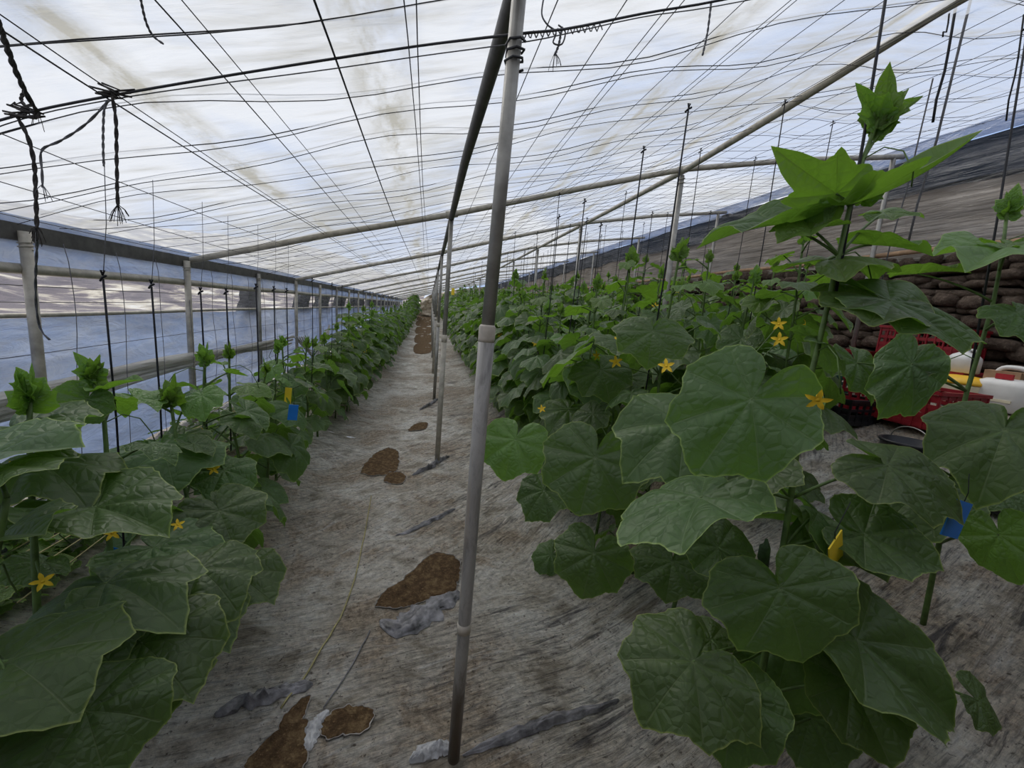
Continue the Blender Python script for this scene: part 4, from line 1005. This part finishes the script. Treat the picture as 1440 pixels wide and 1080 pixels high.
def jug(P, w, d, h, mat, lab, cap='white_plastic', lbl=None, rz=0, group=None):
    P = Vector(P); root = thing('jug', lab, 'jug', P, group)
    m = MB(); prof = [(.44,0),(.5,.03),(.5,.55),(.48,.66),(.38,.78),(.20,.88),(.15,.90),(.15,.96)]
    m.lathe(P, [(r_*w, z_*h) for r_, z_ in prof], 28, 1, d/w, 3.6); part('body', m, M[mat], root)
    c_ = MB(); c_.lathe(P+Vector((0,0,h*.95)), [(.17*w,0),(.17*w,.07*h),(.15*w,.08*h)], 18); part('cap', c_, M[cap], root)
    k = MB(); y0 = .45*d
    k.tube(resample([P+Vector((0,-y0*.9,h*.70)), P+Vector((0,-y0*.85,h*.90)), P+Vector((0,-y0*.5,h*1.0)), P+Vector((0,-.05*d,h*.98))], 12), w*.07, 8); part('handle', k, M[mat], root)
    if lbl:
        q = MB(); q.box(P+Vector((-.503*w,0,h*.36)), (.006,d*.62,h*.34)); part('label', q, M[lbl], root, False)
    return root
def jug2(P, w, d, h, lab):        # wide can with a grip across the top
    P = Vector(P); root = thing('jug', lab, 'jug', P)
    m = MB(); m.lathe(P, [(.45*w,0),(.5*w,.03*h),(.5*w,.58*h),(.47*w,.66*h),(.36*w,.73*h),(.2*w,.76*h)], 32, 1, d/w, 4); part('body', m, M['white_plastic'], root)
    k = MB(); k.tube(resample([P+Vector((0,-.42*d,h*.64)), P+Vector((0,-.40*d,h*.90)), P+Vector((0,-.2*d,h*1.0)), P+Vector((0,.12*d,h*1.0)), P+Vector((0,.25*d,h*.88)), P+Vector((0,.27*d,h*.68))], 18), w*.085, 10); part('handle', k, M['white_plastic'], root)
    c_ = MB(); c_.lathe(P+Vector((0,.38*d,h*.68)), [(.12*w,0),(.12*w,.14*h),(.10*w,.15*h)], 16); part('cap', c_, M['white_plastic'], root)
    q = MB(); q.box(P+Vector((-.33*w,-.02*d,h*.80)), (.02,d*.30,h*.12)); part('red_tab', q, M['red_label'], root, False)
    q = MB(); q.box(P+Vector((-.505*w,0,h*.25)), (.006,d*.6,h*.06)); part('label_stripe', q, M['cream'], root, False)
    return root
jp = atg(1408,578); jug2(jp, .23, .345, .345, 'white jug with a top grip and red tab beside the front red crate')
def tub(P, w, d, h, mat, lab, lid=None, name='tub', cat='container', group=None):
    P = Vector(P); root = thing(name, lab, cat, P, group)
    m = MB(); m.lathe(P, [(.43*w,0),(.45*w,.02),(.5*w,h*.9),(.5*w,h)], 24, 1, d/w, 3); part('body', m, M[mat], root)
    if lid: m = MB(); m.lathe(P+Vector((0,0,h)), [(.52*w,0),(.52*w,h*.12),(.40*w,h*.35),(.15*w,h*.42)], 24, 1, d/w, 3); part('lid', m, M[lid], root)
    return root
tub(atg(1345,566)+Vector((-.04,-.02,.0)), .28, .38, .17, 'cream', 'cream tub with a yellow lid between front crate and jug', 'yellow_plastic')
tub(put(1322,520,4.50)+Vector((0,0,.0)), .24, .30, .12, 'white_plastic', 'white tub lying on top of the rear crate stack')
jug(put(1352,524,4.42)+Vector((0,0,0)), .17, .2, .20, 'white_plastic', 'small white jug behind the tub with the yellow lid', 'blue_card', None)
jug(atg(1208,548), .15, .16, .21, 'white_plastic', 'small white bottle standing behind the front red crate', 'white_plastic')
jug(atg(1232,548), .15, .15, .24, 'green_plastic', 'green bottle standing behind the front red crate', 'green_plastic')
fn = thing('funnel', 'green funnel lying on the front red crate', 'funnel', put(1282,542,3.80))
m = MB(); m.lathe(fn.location, [(.10,0),(.10,.01),(.02,.10),(.014,.15)], 20); part('cone', m, M['green_plastic'], fn)
cb = solo('cardboard_box', MB(), M['card'], 'small brown cardboard box behind the white jug', 'box'); 
m = MB(); P = gput(1402,522,4.3)+Vector((.1,0,.17)); m.box(P, (.18,.2,.32), Matrix.Rotation(.3,3,'Z')); bpy.data.objects.remove(cb)
solo('cardboard_box', m, M['card'], 'small brown cardboard box behind the white jug', 'box', origin=P, sm=False)
P = put(1272,655,2.9); P.z = gz(P.x, P.y)
bk_ = thing('bucket', 'black bucket with a wire bail below the front red crate', 'bucket', P)
m = MB(); m.lathe(P, [(.115,0),(.12,.01),(.15,.26),(.158,.265),(.158,.28),(.143,.28),(.135,.24)], 28); part('body', m, M['black_plastic'], bk_)
m = MB(); m.tube([P+Vector((.15*math.cos(a)*.3, .155*math.cos(a), .27+.10*math.sin(a))) for a in [math.pi*i/16 for i in range(17)]], .004, 6); part('bail', m, M['steel'], bk_)
P = put(1430,660,3.0); P.z = gz(P.x, P.y)
bk_ = thing('bucket', 'black bucket under the leaves at the right edge', 'bucket', P)
m = MB(); m.lathe(P, [(.13,0),(.135,.01),(.17,.26),(.178,.265),(.178,.28),(.163,.28),(.15,.24)], 28); part('body', m, M['black_plastic'], bk_)

# ================================================================== LIGHT, SKY, CAMERA
w = bpy.data.worlds.new('World'); SC.world = w; w.use_nodes = True
nt = w.node_tree; nt.nodes.clear()
out = nt.nodes.new('ShaderNodeOutputWorld'); bg = nt.nodes.new('ShaderNodeBackground')
tc = nt.nodes.new('ShaderNodeTexCoord'); mp = nt.nodes.new('ShaderNodeMapping'); mp.inputs['Scale'].default_value = (1.6,1.6,3.2); mp.inputs['Location'].default_value = (.35,.1,0)
no = nt.nodes.new('ShaderNodeTexNoise'); no.inputs['Scale'].default_value = 1.5; no.inputs['Detail'].default_value = 6; no.inputs['Distortion'].default_value = .4
cr = nt.nodes.new('ShaderNodeValToRGB'); e = cr.color_ramp.elements
e[0].position = .40; e[0].color = (.42,.58,.92,1); e[1].position = .55; e[1].color = (1.0,1.02,1.06,1)
nt.links.new(tc.outputs['Generated'], mp.inputs[0]); nt.links.new(mp.outputs[0], no.inputs['Vector']); nt.links.new(no.outputs[0], cr.inputs[0])
nt.links.new(cr.outputs[0], bg.inputs[0]); bg.inputs[1].default_value = .86; nt.links.new(bg.outputs[0], out.inputs[0])

sun = bpy.data.lights.new('Sun', 'SUN'); sun.energy = 2.2; sun.angle = R(35); sun.color = (1,.95,.86)
so = bpy.data.objects.new('Sun', sun); COL.objects.link(so); so.rotation_euler = (R(-38), R(-22), 0)

cam = bpy.data.cameras.new('Camera'); co = bpy.data.objects.new('Camera', cam); COL.objects.link(co)
cam.sensor_fit = 'HORIZONTAL'; cam.sensor_width = 36; cam.lens = 36*FOC/1440; cam.clip_start = .02; cam.clip_end = 1000
co.matrix_world = Matrix.Translation(CAM) @ Matrix((CR, -CD, -CF)).transposed().to_4x4()
SC.camera = co

# layout units to metres
done = set()
for o in list(SC.objects):
    o.location = o.location*S
    if o.type == 'MESH' and o.data.name not in done:
        done.add(o.data.name); o.data.transform(Matrix.Scale(S, 4)); o.data.update()

vs = SC.view_settings; SC.display_settings.display_device = 'sRGB'
vs.view_transform = 'Standard'; vs.look = 'None'; vs.gamma = 1; vs.use_curve_mapping = False; vs.exposure = 0.2
cyc = SC.cycles
cyc.max_bounces = 10; cyc.diffuse_bounces = 5; cyc.glossy_bounces = 3; cyc.transmission_bounces = 6; cyc.transparent_max_bounces = 24
cyc.use_denoising = True; cyc.sample_clamp_indirect = 4
